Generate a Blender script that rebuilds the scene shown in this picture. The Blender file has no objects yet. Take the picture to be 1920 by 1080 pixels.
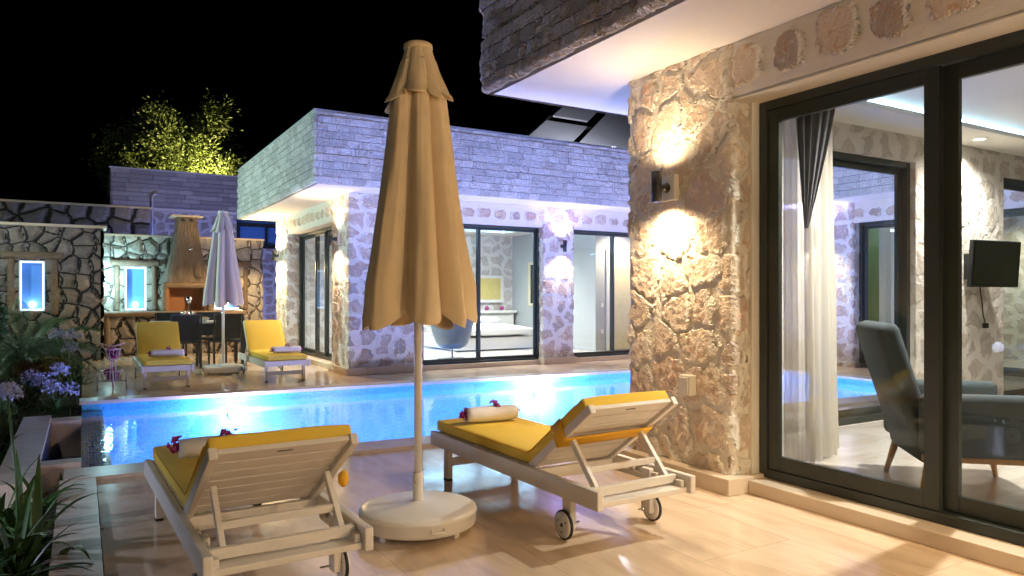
import bpy, bmesh, math, random
from mathutils import Vector, Matrix, noise as mnoise
random.seed(7)
R = math.radians
PI = math.pi
sc = bpy.context.scene
COL = sc.collection

# ------------------------------------------------------------------ camera, night sky, exposure
cam_d = bpy.data.cameras.new('camera')
cam = bpy.data.objects.new('camera', cam_d); COL.objects.link(cam)
cam.location = (0, 0, 1.2)
cam.rotation_euler = (R(90), 0, R(-30.5))
cam_d.sensor_width = 36.0
cam_d.lens = 36.0 * 1370 / 1920
cam_d.shift_y = 13 / 1920
cam_d.clip_start = 0.05
cam_d.clip_end = 400
sc.camera = cam
w = bpy.data.worlds.new('World'); sc.world = w; w.use_nodes = True
wnt = w.node_tree
sky = wnt.nodes.new('ShaderNodeTexSky'); sky.sky_type = 'NISHITA'; sky.sun_disc = False
sky.sun_elevation = R(-6); sky.sun_rotation = R(200)
bg = wnt.nodes['Background']; wnt.links.new(sky.outputs[0], bg.inputs[0]); bg.inputs[1].default_value = 0.012
sc.view_settings.view_transform = 'Standard'; sc.view_settings.look = 'None'
sc.view_settings.exposure = 1.25; sc.view_settings.gamma = 1.0
sc.render.engine = 'CYCLES'
cy = sc.cycles
cy.use_denoising = True
try: cy.denoiser = 'OPENIMAGEDENOISE'
except Exception: pass
cy.max_bounces = 7; cy.diffuse_bounces = 3; cy.glossy_bounces = 4; cy.transparent_max_bounces = 24
cy.sample_clamp_indirect = 4.0; cy.sample_clamp_direct = 0
cy.caustics_reflective = False; cy.caustics_refractive = False
cy.use_adaptive_sampling = True; cy.adaptive_threshold = 0.015

# ------------------------------------------------------------------ node helper
class G:
    def __init__(s, name):
        s.mat = bpy.data.materials.new(name); s.mat.use_nodes = True
        s.nt = s.mat.node_tree; s.nt.nodes.clear()
        s.out = s.nt.nodes.new('ShaderNodeOutputMaterial')
    def put(s, sock, v):
        if isinstance(v, bpy.types.NodeSocket): s.nt.links.new(v, sock)
        elif v is not None:
            try: sock.default_value = v
            except Exception: sock.default_value = (v, v, v)
    def n(s, t, ins=None, **props):
        nd = s.nt.nodes.new('ShaderNode' + t)
        for k, v in props.items(): setattr(nd, k, v)
        for k, v in (ins or {}).items():
            s.put(nd.inputs[k], v)
        return nd
    def m(s, op, a, b=None, c=None, clamp=False):
        nd = s.nt.nodes.new('ShaderNodeMath'); nd.operation = op; nd.use_clamp = clamp
        s.put(nd.inputs[0], a)
        if b is not None: s.put(nd.inputs[1], b)
        if c is not None: s.put(nd.inputs[2], c)
        return nd.outputs[0]
    def vm(s, op, a, b=None, scale=None):
        nd = s.nt.nodes.new('ShaderNodeVectorMath'); nd.operation = op
        s.put(nd.inputs[0], a)
        if b is not None: s.put(nd.inputs[1], b)
        if scale is not None: s.put(nd.inputs[3], scale)
        return nd.outputs[0]
    def pos(s): return s.n('NewGeometry').outputs['Position']
    def obj(s): return s.n('TexCoord').outputs['Object']
    def sep(s, v):
        nd = s.n('SeparateXYZ', {0: v}); return nd.outputs[0], nd.outputs[1], nd.outputs[2]
    def comb(s, x, y, z):
        return s.n('CombineXYZ', {0: x, 1: y, 2: z}).outputs[0]
    def noise(s, v, scale=5, detail=4, rough=.55, dist=0):
        return s.n('TexNoise', {'Vector': v, 'Scale': scale, 'Detail': detail, 'Roughness': rough, 'Distortion': dist})
    def voro(s, v, scale=5, feature='F1', rnd=1.0, dim='3D'):
        nd = s.n('TexVoronoi', voronoi_dimensions=dim, feature=feature)
        if v is not None: s.put(nd.inputs['Vector'], v)
        nd.inputs['Scale'].default_value = scale; nd.inputs['Randomness'].default_value = rnd
        return nd
    def step(s, v, a, b):   # smoothstep
        nd = s.n('MapRange', {0: v, 1: a, 2: b, 3: 0.0, 4: 1.0}, interpolation_type='SMOOTHSTEP'); return nd.outputs[0]
    def mix(s, f, a, b, bt='MIX'):
        nd = s.n('Mix', data_type='RGBA', blend_type=bt)
        s.put(nd.inputs[0], f)
        for i, v in ((6, a), (7, b)):
            if isinstance(v, tuple) and len(v) == 3: v = v + (1,)
            s.put(nd.inputs[i], v)
        return nd.outputs[2]
    def ramp(s, f, stops, interp='LINEAR'):
        nd = s.n('ValToRGB', {0: f}); cr = nd.color_ramp; cr.interpolation = interp
        while len(cr.elements) < len(stops): cr.elements.new(.5)
        for e, (p, c) in zip(cr.elements, stops): e.position = p; e.color = tuple(c) + (1,)
        return nd.outputs[0]
    def bump(s, h, strength=.5, dist=.01):
        return s.n('Bump', {'Height': h, 'Strength': strength, 'Distance': dist}).outputs[0]
    def pbr(s, col, rough=.6, metal=0, normal=None, spec=None, **kw):
        b = s.n('BsdfPrincipled')
        if isinstance(col, tuple) and len(col) == 3: col = col + (1,)
        s.put(b.inputs['Base Color'], col); s.put(b.inputs['Roughness'], rough); s.put(b.inputs['Metallic'], metal)
        if spec is not None: s.put(b.inputs['Specular IOR Level'], spec)
        if normal is not None: s.put(b.inputs['Normal'], normal)
        for k, v in kw.items(): s.put(b.inputs[k.replace('_', ' ')], v)
        s.nt.links.new(b.outputs[0], s.out.inputs[0]); return b
    def disp(s, h, scale=1.0):
        d = s.n('Displacement', {'Height': h, 'Midlevel': 0.0, 'Scale': scale})
        s.nt.links.new(d.outputs[0], s.out.inputs['Displacement'])
        s.mat.displacement_method = 'BOTH'

M = {}
def simple(name, col, rough=.6, metal=0, var=.12, vscale=12, bump=.0, bscale=60, spec=None, streak=None, bdist=.004):
    g = G(name); p = g.obj()
    v = p if streak is None else g.vm('MULTIPLY', p, streak)
    nz = g.noise(v, vscale, 5).outputs['Fac']
    c = g.mix(nz, tuple(x * (1 - var * 1.6) for x in col), tuple(min(1, x * (1 + var)) for x in col))
    nrm = None
    if bump: nrm = g.bump(g.noise(v, bscale, 4).outputs['Fac'], bump, bdist)
    rr = g.m('ADD', g.m('MULTIPLY', g.noise(p, vscale * 2, 3).outputs['Fac'], .16), rough - .08)
    g.pbr(c, rr, metal, nrm, spec); M[name] = g.mat; return g.mat

def emit(name, col, strength):
    g = G(name); e = g.n('Emission', {0: tuple(col) + (1,), 1: strength})
    g.nt.links.new(e.outputs[0], g.out.inputs[0]); M[name] = g.mat; return g.mat

def rubble(name, scale=3.6, edge=(.10, .19), height=.032, rough_h=.03, stone_tint=(1, 1, 1), displace=True, contrast=1.0, seed=0, mort=(.68, .61, .50)):
    """rubble stones set wide apart in cream mortar; above z 2.4 one single row of stones"""
    g = G(name); p = g.pos()
    wn = g.noise(p, 5.5, 3).outputs['Color']
    pw = g.vm('ADD', p, g.vm('SCALE', g.vm('SUBTRACT', wn, (.5, .5, .5)), scale=.20))
    pw = g.vm('ADD', pw, (seed * 1.7, seed * .9, seed * .31))
    qx, qy, qz = g.sep(pw); pv = g.comb(g.m('ADD', qx, qy), g.m('MULTIPLY', qz, 1.12), 0.0)
    ve = g.voro(pv, scale, 'DISTANCE_TO_EDGE', .78, '2D').outputs['Distance']
    vc = g.voro(pv, scale, 'F1', .78, '2D').outputs['Color']
    en = g.noise(p, 26, 4, .65).outputs['Fac']
    d = g.m('ADD', ve, g.m('MULTIPLY', g.m('SUBTRACT', en, .5), .12))
    mask = g.step(d, edge[0], edge[1])
    rnd = g.sep(vc)
    grain = g.noise(p, 16, 8, .7, .6).outputs['Fac']
    fine = g.noise(p, 70, 5, .7).outputs['Fac']
    c = g.ramp(rnd[0], [(0, (.30, .255, .21)), (.3, (.45, .38, .31)), (.55, (.34, .27, .24)), (.8, (.52, .45, .37)), (1, (.40, .31, .25))])
    rust = g.m('MULTIPLY', g.step(g.noise(p, 9, 6, .7, 1.2).outputs['Fac'], .53, .66), g.step(rnd[1], .35, .6))
    c = g.mix(g.m('MULTIPLY', rust, .8), c, (.42, .17, .06))
    pale = g.step(g.noise(g.vm('ADD', p, (4, 2, 1)), 12, 7, .7, .8).outputs['Fac'], .5, .64)
    c = g.mix(g.m('MULTIPLY', pale, .75), c, (.72, .64, .53))
    dk = g.step(grain, .5, .33)
    c = g.mix(g.m('MULTIPLY', dk, .3), c, (.20, .15, .12))
    c = g.mix(1.0, c, tuple(stone_tint), 'MULTIPLY')
    mc = g.mix(g.noise(p, 7, 5).outputs['Fac'], tuple(x * .86 for x in mort), tuple(min(1, x * 1.12) for x in mort))
    col = g.mix(g.m('MULTIPLY', mask, contrast), mc, c)
    ridg = g.m('ABSOLUTE', g.m('SUBTRACT', g.noise(p, 11, 7, .62, .9).outputs['Fac'], .5))
    chip = g.voro(g.vm('ADD', p, g.vm('SCALE', wn, scale=.05)), 22, 'F1', 1).outputs['Distance']
    h = g.m('MULTIPLY', mask, g.m('ADD', height * .55, g.m('ADD', g.m('MULTIPLY', ridg, -rough_h * 3.2), g.m('ADD', g.m('MULTIPLY', chip, rough_h * .9), g.m('MULTIPLY', fine, rough_h * .35)))))
    h = g.m('ADD', h, g.m('MULTIPLY', g.noise(p, 9, 6, .62, .5).outputs['Fac'], .026))
    h = g.m('ADD', h, g.m('MULTIPLY', g.noise(p, 60, 3, .6).outputs['Fac'], .0025))
    if displace:
        g.pbr(col, .88, spec=.25); g.disp(h)
    else:
        g.pbr(col, .88, normal=g.bump(h, 1.0, 1.0), spec=.25)
    M[name] = g.mat; return g.mat

def band(name, zc, hh, per=.27, mort=(.72, .66, .56)):
    """plastered lintel with one row of stones showing"""
    g = G(name); p = g.pos(); x, y, z = g.sep(p)
    s = g.m('ADD', x, y)
    nz = g.noise(p, 14, 5, .65).outputs['Fac']
    v = g.comb(g.m('DIVIDE', s, per), 0.0, 0.0)
    ve = g.voro(v, 1, 'DISTANCE_TO_EDGE', .45, '2D').outputs['Distance']
    cellf = g.n('TexWhiteNoise', {'W': g.m('FLOOR', g.m('DIVIDE', s, per))}, noise_dimensions='1D').outputs[0]
    fr = g.m('ABSOLUTE', g.m('SUBTRACT', g.m('FRACT', g.m('DIVIDE', s, per)), .5))
    dx = g.m('SUBTRACT', g.m('ADD', .38, g.m('MULTIPLY', cellf, .09)), fr)
    dz = g.m('DIVIDE', g.m('SUBTRACT', g.m('ADD', hh, g.m('MULTIPLY', cellf, .02)), g.m('ABSOLUTE', g.m('SUBTRACT', z, g.m('ADD', zc - .015, g.m('MULTIPLY', cellf, .03))))), per)
    # rounded corners
    ex = g.m('SUBTRACT', .26, g.m('MINIMUM', dx, .26)); ez = g.m('SUBTRACT', .26, g.m('MINIMUM', dz, .26))
    rad = g.m('SQRT', g.m('ADD', g.m('MULTIPLY', ex, ex), g.m('MULTIPLY', ez, ez)))
    dd = g.m('ADD', g.m('SUBTRACT', .26, rad), g.m('MULTIPLY', g.m('SUBTRACT', nz, .5), .42))
    mask = g.step(dd, .03, .09)
    c = g.ramp(cellf, [(0, (.28, .24, .21)), (.35, (.46, .38, .30)), (.6, (.36, .26, .20)), (1, (.5, .44, .37))]); c = g.mix(1.0, c, (1.25, 1.2, 1.12), 'MULTIPLY')
    rust = g.step(g.noise(p, 11, 6, .7, 1).outputs['Fac'], .52, .66)
    c = g.mix(g.m('MULTIPLY', rust, .65), c, (.42, .19, .08))
    c = g.mix(g.m('MULTIPLY', g.step(g.noise(p, 17, 7, .7).outputs['Fac'], .52, .68), .7), c, (.68, .61, .5))
    mc = g.mix(g.noise(p, 6, 5).outputs['Fac'], tuple(x * .85 for x in mort), mort)
    col = g.mix(mask, mc, c)
    h = g.m('ADD', g.m('MULTIPLY', mask, g.m('ADD', .006, g.m('MULTIPLY', g.noise(p, 30, 6, .7).outputs['Fac'], .03))), g.m('MULTIPLY', g.noise(p, 8, 6, .6).outputs['Fac'], .014))
    g.pbr(col, .88, spec=.25); g.disp(h); M[name] = g.mat; return g.mat

def brick(name, c1, c2, bw=.42, rh=.115, hgt=.02, seed=0.0, warm=(.36, .25, .17), wamt=.5):
    """split faced stone cladding in courses"""
    g = G(name); p = g.pos(); x, y, z = g.sep(p)
    s = g.m('ADD', g.m('ADD', x, g.m('MULTIPLY', y, 1.0)), seed)
    row = g.m('FLOOR', g.m('DIVIDE', z, rh))
    rr = g.n('TexWhiteNoise', {'W': row}, noise_dimensions='1D').outputs[0]
    bwr = g.m('MULTIPLY', bw, g.m('ADD', .7, g.m('MULTIPLY', rr, .7)))
    u = g.m('ADD', g.m('DIVIDE', s, bwr), g.m('MULTIPLY', rr, 7.3))
    # uneven lengths
    u = g.m('ADD', u, g.m('MULTIPLY', g.m('SINE', g.m('MULTIPLY', u, 2.1)), .28))
    ci = g.m('FLOOR', u)
    cell = g.n('TexWhiteNoise', {'Vector': g.comb(ci, row, 0.0)}, noise_dimensions='2D')
    cr, cg, cb = g.sep(cell.outputs['Color'])
    fu = g.m('FRACT', u); fv = g.m('FRACT', g.m('DIVIDE', z, rh))
    du = g.m('MULTIPLY', g.m('MINIMUM', fu, g.m('SUBTRACT', 1.0, fu)), bw)
    dv = g.m('MULTIPLY', g.m('MINIMUM', fv, g.m('SUBTRACT', 1.0, fv)), rh)
    de = g.m('MINIMUM', du, dv)
    joint = g.step(g.m('ADD', de, g.m('MULTIPLY', g.m('SUBTRACT', g.noise(p, 30, 4, .7).outputs['Fac'], .5), .012)), .0, .006)
    joint = g.m('MAXIMUM', joint, g.m('MULTIPLY', g.step(g.noise(p, 2.6, 3).outputs['Fac'], .45, .6), .3))
    c = g.mix(cr, c1, c2)
    st = g.noise(g.vm('MULTIPLY', p, (1, 1, 2.2)), 9, 7, .68, .8).outputs['Fac']
    c = g.mix(g.m('MULTIPLY', g.step(st, .5, .68), g.m('MULTIPLY', cg, wamt * 1.6)), c, warm)
    c = g.mix(g.m('MULTIPLY', g.step(g.noise(p, 24, 5, .7).outputs['Fac'], .5, .75), .35), c, tuple(x * .45 for x in c1))
    col = g.mix(joint, tuple(x * .5 for x in c1), c)
    rg = g.noise(g.vm('MULTIPLY', p, (1.3, 1.3, 1)), 13, 8, .72, .9).outputs['Fac']
    h = g.m('MULTIPLY', joint, g.m('ADD', g.m('MULTIPLY', cb, hgt * .6), g.m('ADD', hgt * .2, g.m('MULTIPLY', rg, hgt * 2.0))))
    g.pbr(col, .85, spec=.25); g.disp(h); M[name] = g.mat; return g.mat

def crazy(name, scale=2.7, c1=(.30, .25, .20), c2=(.17, .15, .135), joint=(.035, .032, .03), seed=0, edge=(.035, .075)):
    """big rounded sculpted stones with dark joints"""
    g = G(name); p = g.pos()
    wn = g.noise(p, 3.0, 3).outputs['Color']
    pw = g.vm('ADD', p, g.vm('SCALE', g.vm('SUBTRACT', wn, (.5, .5, .5)), scale=.09))
    pw = g.vm('ADD', pw, (seed, seed * .7, seed * .4))
    qx, qy, qz = g.sep(pw); pw = g.comb(g.m('ADD', qx, qy), g.m('MULTIPLY', qz, .95), 0.0)
    ve = g.voro(pw, scale, 'DISTANCE_TO_EDGE', .80, '2D').outputs['Distance']
    vc = g.voro(pw, scale, 'F1', .80, '2D').outputs['Color']; r = g.sep(vc)
    d = g.m('ADD', ve, g.m('MULTIPLY', g.m('SUBTRACT', g.noise(p, 18, 4).outputs['Fac'], .5), .02))
    mask = g.step(d, edge[0], edge[1]); dome = g.step(d, 0.0, .30)
    c = g.mix(r[0], c1, c2)
    c = g.mix(g.m('MULTIPLY', g.step(g.noise(p, 7, 6, .7, .8).outputs['Fac'], .45, .7), .5), c, tuple(min(1, x * 1.7) for x in c1))
    c = g.mix(g.m('MULTIPLY', g.step(g.noise(p, 30, 5, .7).outputs['Fac'], .5, .72), .4), c, tuple(x * .5 for x in c2))
    col = g.mix(mask, joint, c)
    h = g.m('ADD', g.m('MULTIPLY', mask, .02), g.m('ADD', g.m('MULTIPLY', dome, .030), g.m('MULTIPLY', mask, g.m('MULTIPLY', g.noise(p, 20, 6, .65).outputs['Fac'], .02))))
    g.pbr(col, .8, spec=.3); g.disp(h); M[name] = g.mat; return g.mat

def floor_mat(name, c, rough=.2, tw=.45, tl=.9, streak=(14, 1.6, 1), joint=.5, bumps=.02, seed=0.0):
    g = G(name); p = g.pos(); x, y, z = g.sep(p)
    col_i = g.m('FLOOR', g.m('DIVIDE', g.m('ADD', x, seed), tw))
    off = g.m('MULTIPLY', g.m('MODULO', g.m('ABSOLUTE', col_i), 2.0), tl * .5)
    v = g.m('DIVIDE', g.m('ADD', y, off), tl)
    cell = g.n('TexWhiteNoise', {'Vector': g.comb(col_i, g.m('FLOOR', v), 0.0)}, noise_dimensions='2D')
    cr, cg, cb = g.sep(cell.outputs['Color'])
    fu = g.m('FRACT', g.m('DIVIDE', g.m('ADD', x, seed), tw)); fv = g.m('FRACT', v)
    du = g.m('MULTIPLY', g.m('MINIMUM', fu, g.m('SUBTRACT', 1.0, fu)), tw)
    dv = g.m('MULTIPLY', g.m('MINIMUM', fv, g.m('SUBTRACT', 1.0, fv)), tl)
    jm = g.step(g.m('MINIMUM', du, dv), .0008, .0028)
    ps = g.vm('ADD', g.vm('MULTIPLY', p, streak), g.comb(g.m('MULTIPLY', cr, 20.0), g.m('MULTIPLY', cg, 20.0), 0.0))
    s1 = g.noise(ps, 1.0, 7, .62, .7).outputs['Fac']
    s2 = g.noise(g.vm('MULTIPLY', ps, (.35, .8, 1)), 1.0, 4, .5, 1.5).outputs['Fac']
    cc = g.mix(g.step(s1, .38, .66), tuple(k * 1.06 for k in c), (c[0] * .88, c[1] * .84, c[2] * .80))
    cc = g.mix(g.m('MULTIPLY', g.step(s2, .54, .74), .28), cc, (c[0] * .62, c[1] * .52, c[2] * .44))
    cc = g.mix(g.m('MULTIPLY', cb, .10), cc, (c[0] * .6, c[1] * .55, c[2] * .5))
    cc = g.mix(g.m('MULTIPLY', g.m('SUBTRACT', 1.0, jm), joint), cc, tuple(k * .3 for k in c))
    rr = g.m('ADD', rough - .05, g.m('MULTIPLY', g.noise(p, 3.5, 5, .6).outputs['Fac'], .16))
    hh = g.m('ADD', g.m('MULTIPLY', jm, .6), g.m('ADD', g.m('MULTIPLY', g.noise(p, 3, 3).outputs['Fac'], 1.6), g.m('MULTIPLY', cg, .0)))
    g.pbr(cc, rr, normal=g.bump(hh, bumps * 10, .002), spec=.5); M[name] = g.mat; return g.mat

def mosaic(name, c, t=.025, rough=.12, var=.6):
    g = G(name); geo = g.n('NewGeometry'); p = geo.outputs['Position']
    nx, ny, nz = g.sep(geo.outputs['True Normal'])
    q = g.vm('ADD', p, (.0031, .0057, .0043))
    x, y, z = g.sep(q)
    def line(a, nn):
        f = g.m('FRACT', g.m('DIVIDE', a, t)); e = g.m('MINIMUM', f, g.m('SUBTRACT', 1.0, f))
        l = g.m('SUBTRACT', 1.0, g.step(e, .05, .11))
        return g.m('MULTIPLY', l, g.step(g.m('ABSOLUTE', nn), .9, .6))
    L = g.m('MAXIMUM', line(x, nx), g.m('MAXIMUM', line(y, ny), line(z, nz)))
    fl = g.vm('FLOOR', g.vm('SCALE', q, scale=1 / t))
    wn = g.n('TexWhiteNoise', {'Vector': fl}, noise_dimensions='3D').outputs['Value']
    cc = g.mix(wn, tuple(k * (1 - var) for k in c), tuple(min(1, k * (1 + var * .6)) for k in c))
    cc = g.mix(L, cc, tuple(min(1, k * .7 + .12) for k in c))
    g.pbr(cc, rough, normal=g.bump(g.m('SUBTRACT', g.m('MULTIPLY', wn, .3), L), .5, .002)); M[name] = g.mat; return g.mat

def glassy(name, tint=(.93, .97, .96), refl=.05, rough=0.0, bump=None, k=.95):
    g = G(name)
    lw = g.n('LayerWeight', {'Blend': .5}).outputs['Facing']
    f = g.m('ADD', refl, g.m('MULTIPLY', g.m('POWER', lw, 5.0), k))
    tr = g.n('BsdfTransparent', {0: tint + (1,)})
    gl = g.n('BsdfGlossy', {'Roughness': rough})
    if bump is not None:
        p = g.pos()
        h = g.m('ADD', g.m('MULTIPLY', g.noise(p, bump[0], 3, .5, .4).outputs['Fac'], 1.0), g.m('MULTIPLY', g.noise(p, bump[0] * 3.3, 2).outputs['Fac'], .25))
        g.put(gl.inputs['Normal'], g.bump(h, bump[1], bump[2]))
    mx = g.n('MixShader', {0: f}); g.nt.links.new(tr.outputs[0], mx.inputs[1]); g.nt.links.new(gl.outputs[0], mx.inputs[2])
    g.nt.links.new(mx.outputs[0], g.out.inputs[0]); M[name] = g.mat; return g.mat

# ------------------------------------------------------------------ materials
rubble('rubble_near', 3.6, (.075, .115), .020, .011, stone_tint=(1.38, 1.27, 1.10), contrast=.76, mort=(.76, .69, .57))
rubble('rubble_far', 3.4, (.10, .16), .020, .012, stone_tint=(1.05, 1.0, .98), contrast=.85, seed=3, mort=(.72, .68, .62))
rubble('rubble_room', 3.4, (.12, .20), .008, .004, seed=5, displace=False, contrast=.55, mort=(.74, .70, .64))
band('band_near', 2.58, .118, .30)
band('band_far', 2.545, .075, .30)
brick('brick_near', (.44, .38, .31), (.76, .68, .58), .25, .105, .042, warm=(.34, .21, .13), wamt=1.0)
brick('brick_far', (.60, .58, .54), (.84, .81, .76), .27, .105, .030, seed=2.3, warm=(.45, .30, .24), wamt=.5)
brick('brick_back', (.30, .29, .30), (.50, .48, .48), .55, .12, .015, seed=5.3, wamt=.3)
crazy('crazy_dark', 3.9, (.27, .225, .19), (.17, .145, .13), (.03, .027, .025), seed=0, edge=(.028, .055))
crazy('crazy_pale', 3.8, (.50, .46, .38), (.33, .30, .25), (.09, .08, .065), seed=4, edge=(.02, .05))
crazy('crazy_back', 2.4, (.24, .21, .20), (.15, .14, .135), (.03, .03, .03), seed=9)
floor_mat('terrace', (.70, .545, .395), .10, .60, 1.2, streak=(7, 1.4, 1), joint=.45)
floor_mat('coping_stone', (.64, .53, .43), .28, .40, 3.0, streak=(2.0, 9, 1), joint=.3)
floor_mat('room_floor', (.58, .53, .47), .12, .6, .6, streak=(2, 6, 1), joint=.35)
mosaic('mosaic', (.045, .49, .90), var=.25, rough=.3); mosaic('mosaic_dark', (.03, .11, .42), rough=.08)
glassy('glass', (.95, .975, .965), .028, k=.6)
glassy('water', (.86, .93, 1.0), .03, .0, bump=(5.0, .16, .02))
simple('plaster', (.74, .70, .64), .8, var=.05, vscale=3, bump=.15, bscale=40)
simple('plaster_cream', (.72, .66, .54), .75, var=.06, vscale=4, bump=.1)
simple('limestone', (.66, .54, .40), .4, var=.12, vscale=5)
simple('frame_grey', (.04, .048, .043), .38, .3, var=.08)
simple('frame_dark', (.03, .035, .035), .4, .2)
simple('roof_metal', (.62, .64, .65), .4, .3)
simple('grey_wall', (.42, .42, .42), .8, var=.04, vscale=3)
simple('white_wall', (.74, .72, .68), .8, var=.04, vscale=3)
simple('green_wall', (.23, .29, .14), .8, var=.06, vscale=3)
simple('yellow_wall', (.62, .50, .25), .8, var=.06, vscale=3)
simple('white_wood', (.72, .67, .60), .5, var=.09, vscale=8, bump=.12, bscale=30, streak=(1, 12, 12))
simple('cushion', (.84, .57, .07), .85, var=.05, vscale=6, bump=.35, bscale=420)
simple('strap_yellow', (.80, .42, .02), .8, var=.06)
simple('towel', (.78, .76, .78), .95, var=.04, vscale=20, bump=.7, bscale=260)
simple('petal', (.33, .02, .17), .6, var=.3, vscale=60)
simple('canopy', (.86, .68, .42), .9, var=.10, vscale=7, bump=.5, bscale=240)
simple('canopy_pale', (.60, .52, .47), .9, var=.05, vscale=5, bump=.25, bscale=500)
simple('white_paint', (.74, .71, .66), .35, var=.04, vscale=6)
simple('rubber', (.02, .02, .02), .6)
simple('chrome', (.75, .76, .78), .12, 1.0, var=.03)
simple('black_metal', (.03, .033, .034), .4, .4)
simple('black_mesh', (.018, .02, .02), .8, bump=.5, bscale=300)
simple('table_top', (.50, .50, .47), .4)
simple('log', (.25, .17, .11), .7, var=.4, vscale=6, bump=.8, bscale=9, streak=(1, 5, 5), bdist=.03)
simple('bark_v', (.19, .13, .085), .75, var=.4, vscale=5, bump=1.0, bscale=5, streak=(6, 6, 1), bdist=.05)
simple('terracotta', (.42, .19, .09), .8, var=.2)
simple('soot', (.18, .09, .05), .9, var=.4)
simple('fabric_teal', (.06, .08, .09), .9, var=.08, vscale=20, bump=.5, bscale=350)
simple('oak', (.50, .25, .09), .45, var=.2, vscale=6, streak=(8, 8, 1))
simple('curtain_dark', (.14, .14, .16), .85, var=.08)
simple('screen', (.006, .014, .013), .15)
simple('plastic_white', (.78, .75, .68), .35, var=.03)
simple('plastic_ivory', (.70, .66, .56), .4, var=.03)
simple('leather_grey', (.20, .24, .30), .4)
simple('linen', (.80, .80, .80), .9, var=.03, bump=.4, bscale=30)
simple('gold_glass', (.62, .50, .18), .3)
simple('door_cream', (.72, .62, .40), .5)
simple('pink_metal', (.62, .48, .55), .4, .2)
simple('soil', (.06, .045, .03), .95, var=.4, vscale=14, bump=.8, bscale=30)
simple('pebble', (.62, .62, .60), .7, var=.2)
simple('leaf_dark', (.035, .085, .03), .45, var=.4, vscale=4)
simple('leaf_mid', (.06, .13, .035), .45, var=.4, vscale=4)
simple('leaf_tree', (.085, .12, .035), .5, var=.45, vscale=2)
simple('leaf_palm', (.06, .13, .055), .45, var=.3, vscale=4)
simple('leaf_gold', (.32, .26, .02), .6, var=.3, vscale=20)
simple('flower_blue', (.50, .54, .80), .6, var=.25, vscale=30)
simple('trunk', (.16, .11, .07), .85, var=.3, vscale=8, bump=.8)
simple('palm_trunk', (.17, .11, .055), .9, var=.4, vscale=20, bump=1.0)
simple('blue_panel', (.10, .30, .75), .5, var=.02)
simple('solar', (.30, .31, .33), .4, var=.06, vscale=2)
simple('print', (.45, .45, .43), .6)
emit('lamp_warm', (1.0, .80, .55), 30); emit('lamp_violet', (.75, .6, 1.0), 14)
emit('led_cool', (.62, .86, 1.0), 9); emit('led_bright', (.38, .70, 1.0), 70)
emit('globe_glow', (1, .78, .5), 3); emit('led_frame', (.50, .70, 1.0), 2.2)
emit('bulb', (.75, .85, 1.0), 6); emit('spot_white', (1, .95, .85), 20); emit('pool_lamp', (.55, .85, 1.0), 30)
g = G('sheer'); p = g.obj()
df = g.n('BsdfDiffuse', {0: (.86, .80, .68, 1)}); tl = g.n('BsdfTranslucent', {0: (.86, .80, .68, 1)}); tp = g.n('BsdfTransparent', {0: (1, 1, 1, 1)})
m1 = g.n('MixShader', {0: .45}); g.nt.links.new(df.outputs[0], m1.inputs[1]); g.nt.links.new(tl.outputs[0], m1.inputs[2])
m2 = g.n('MixShader', {0: .80}); g.nt.links.new(tp.outputs[0], m2.inputs[1]); g.nt.links.new(m1.outputs[0], m2.inputs[2])
g.nt.links.new(m2.outputs[0], g.out.inputs[0]); M['sheer'] = g.mat
# frosted lit panel: LED edge lit glass, glowing itself
def frosted(name):
    g = G(name); t = g.n('TexCoord').outputs['Object']; x, y, z = g.sep(t)
    return g
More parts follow.
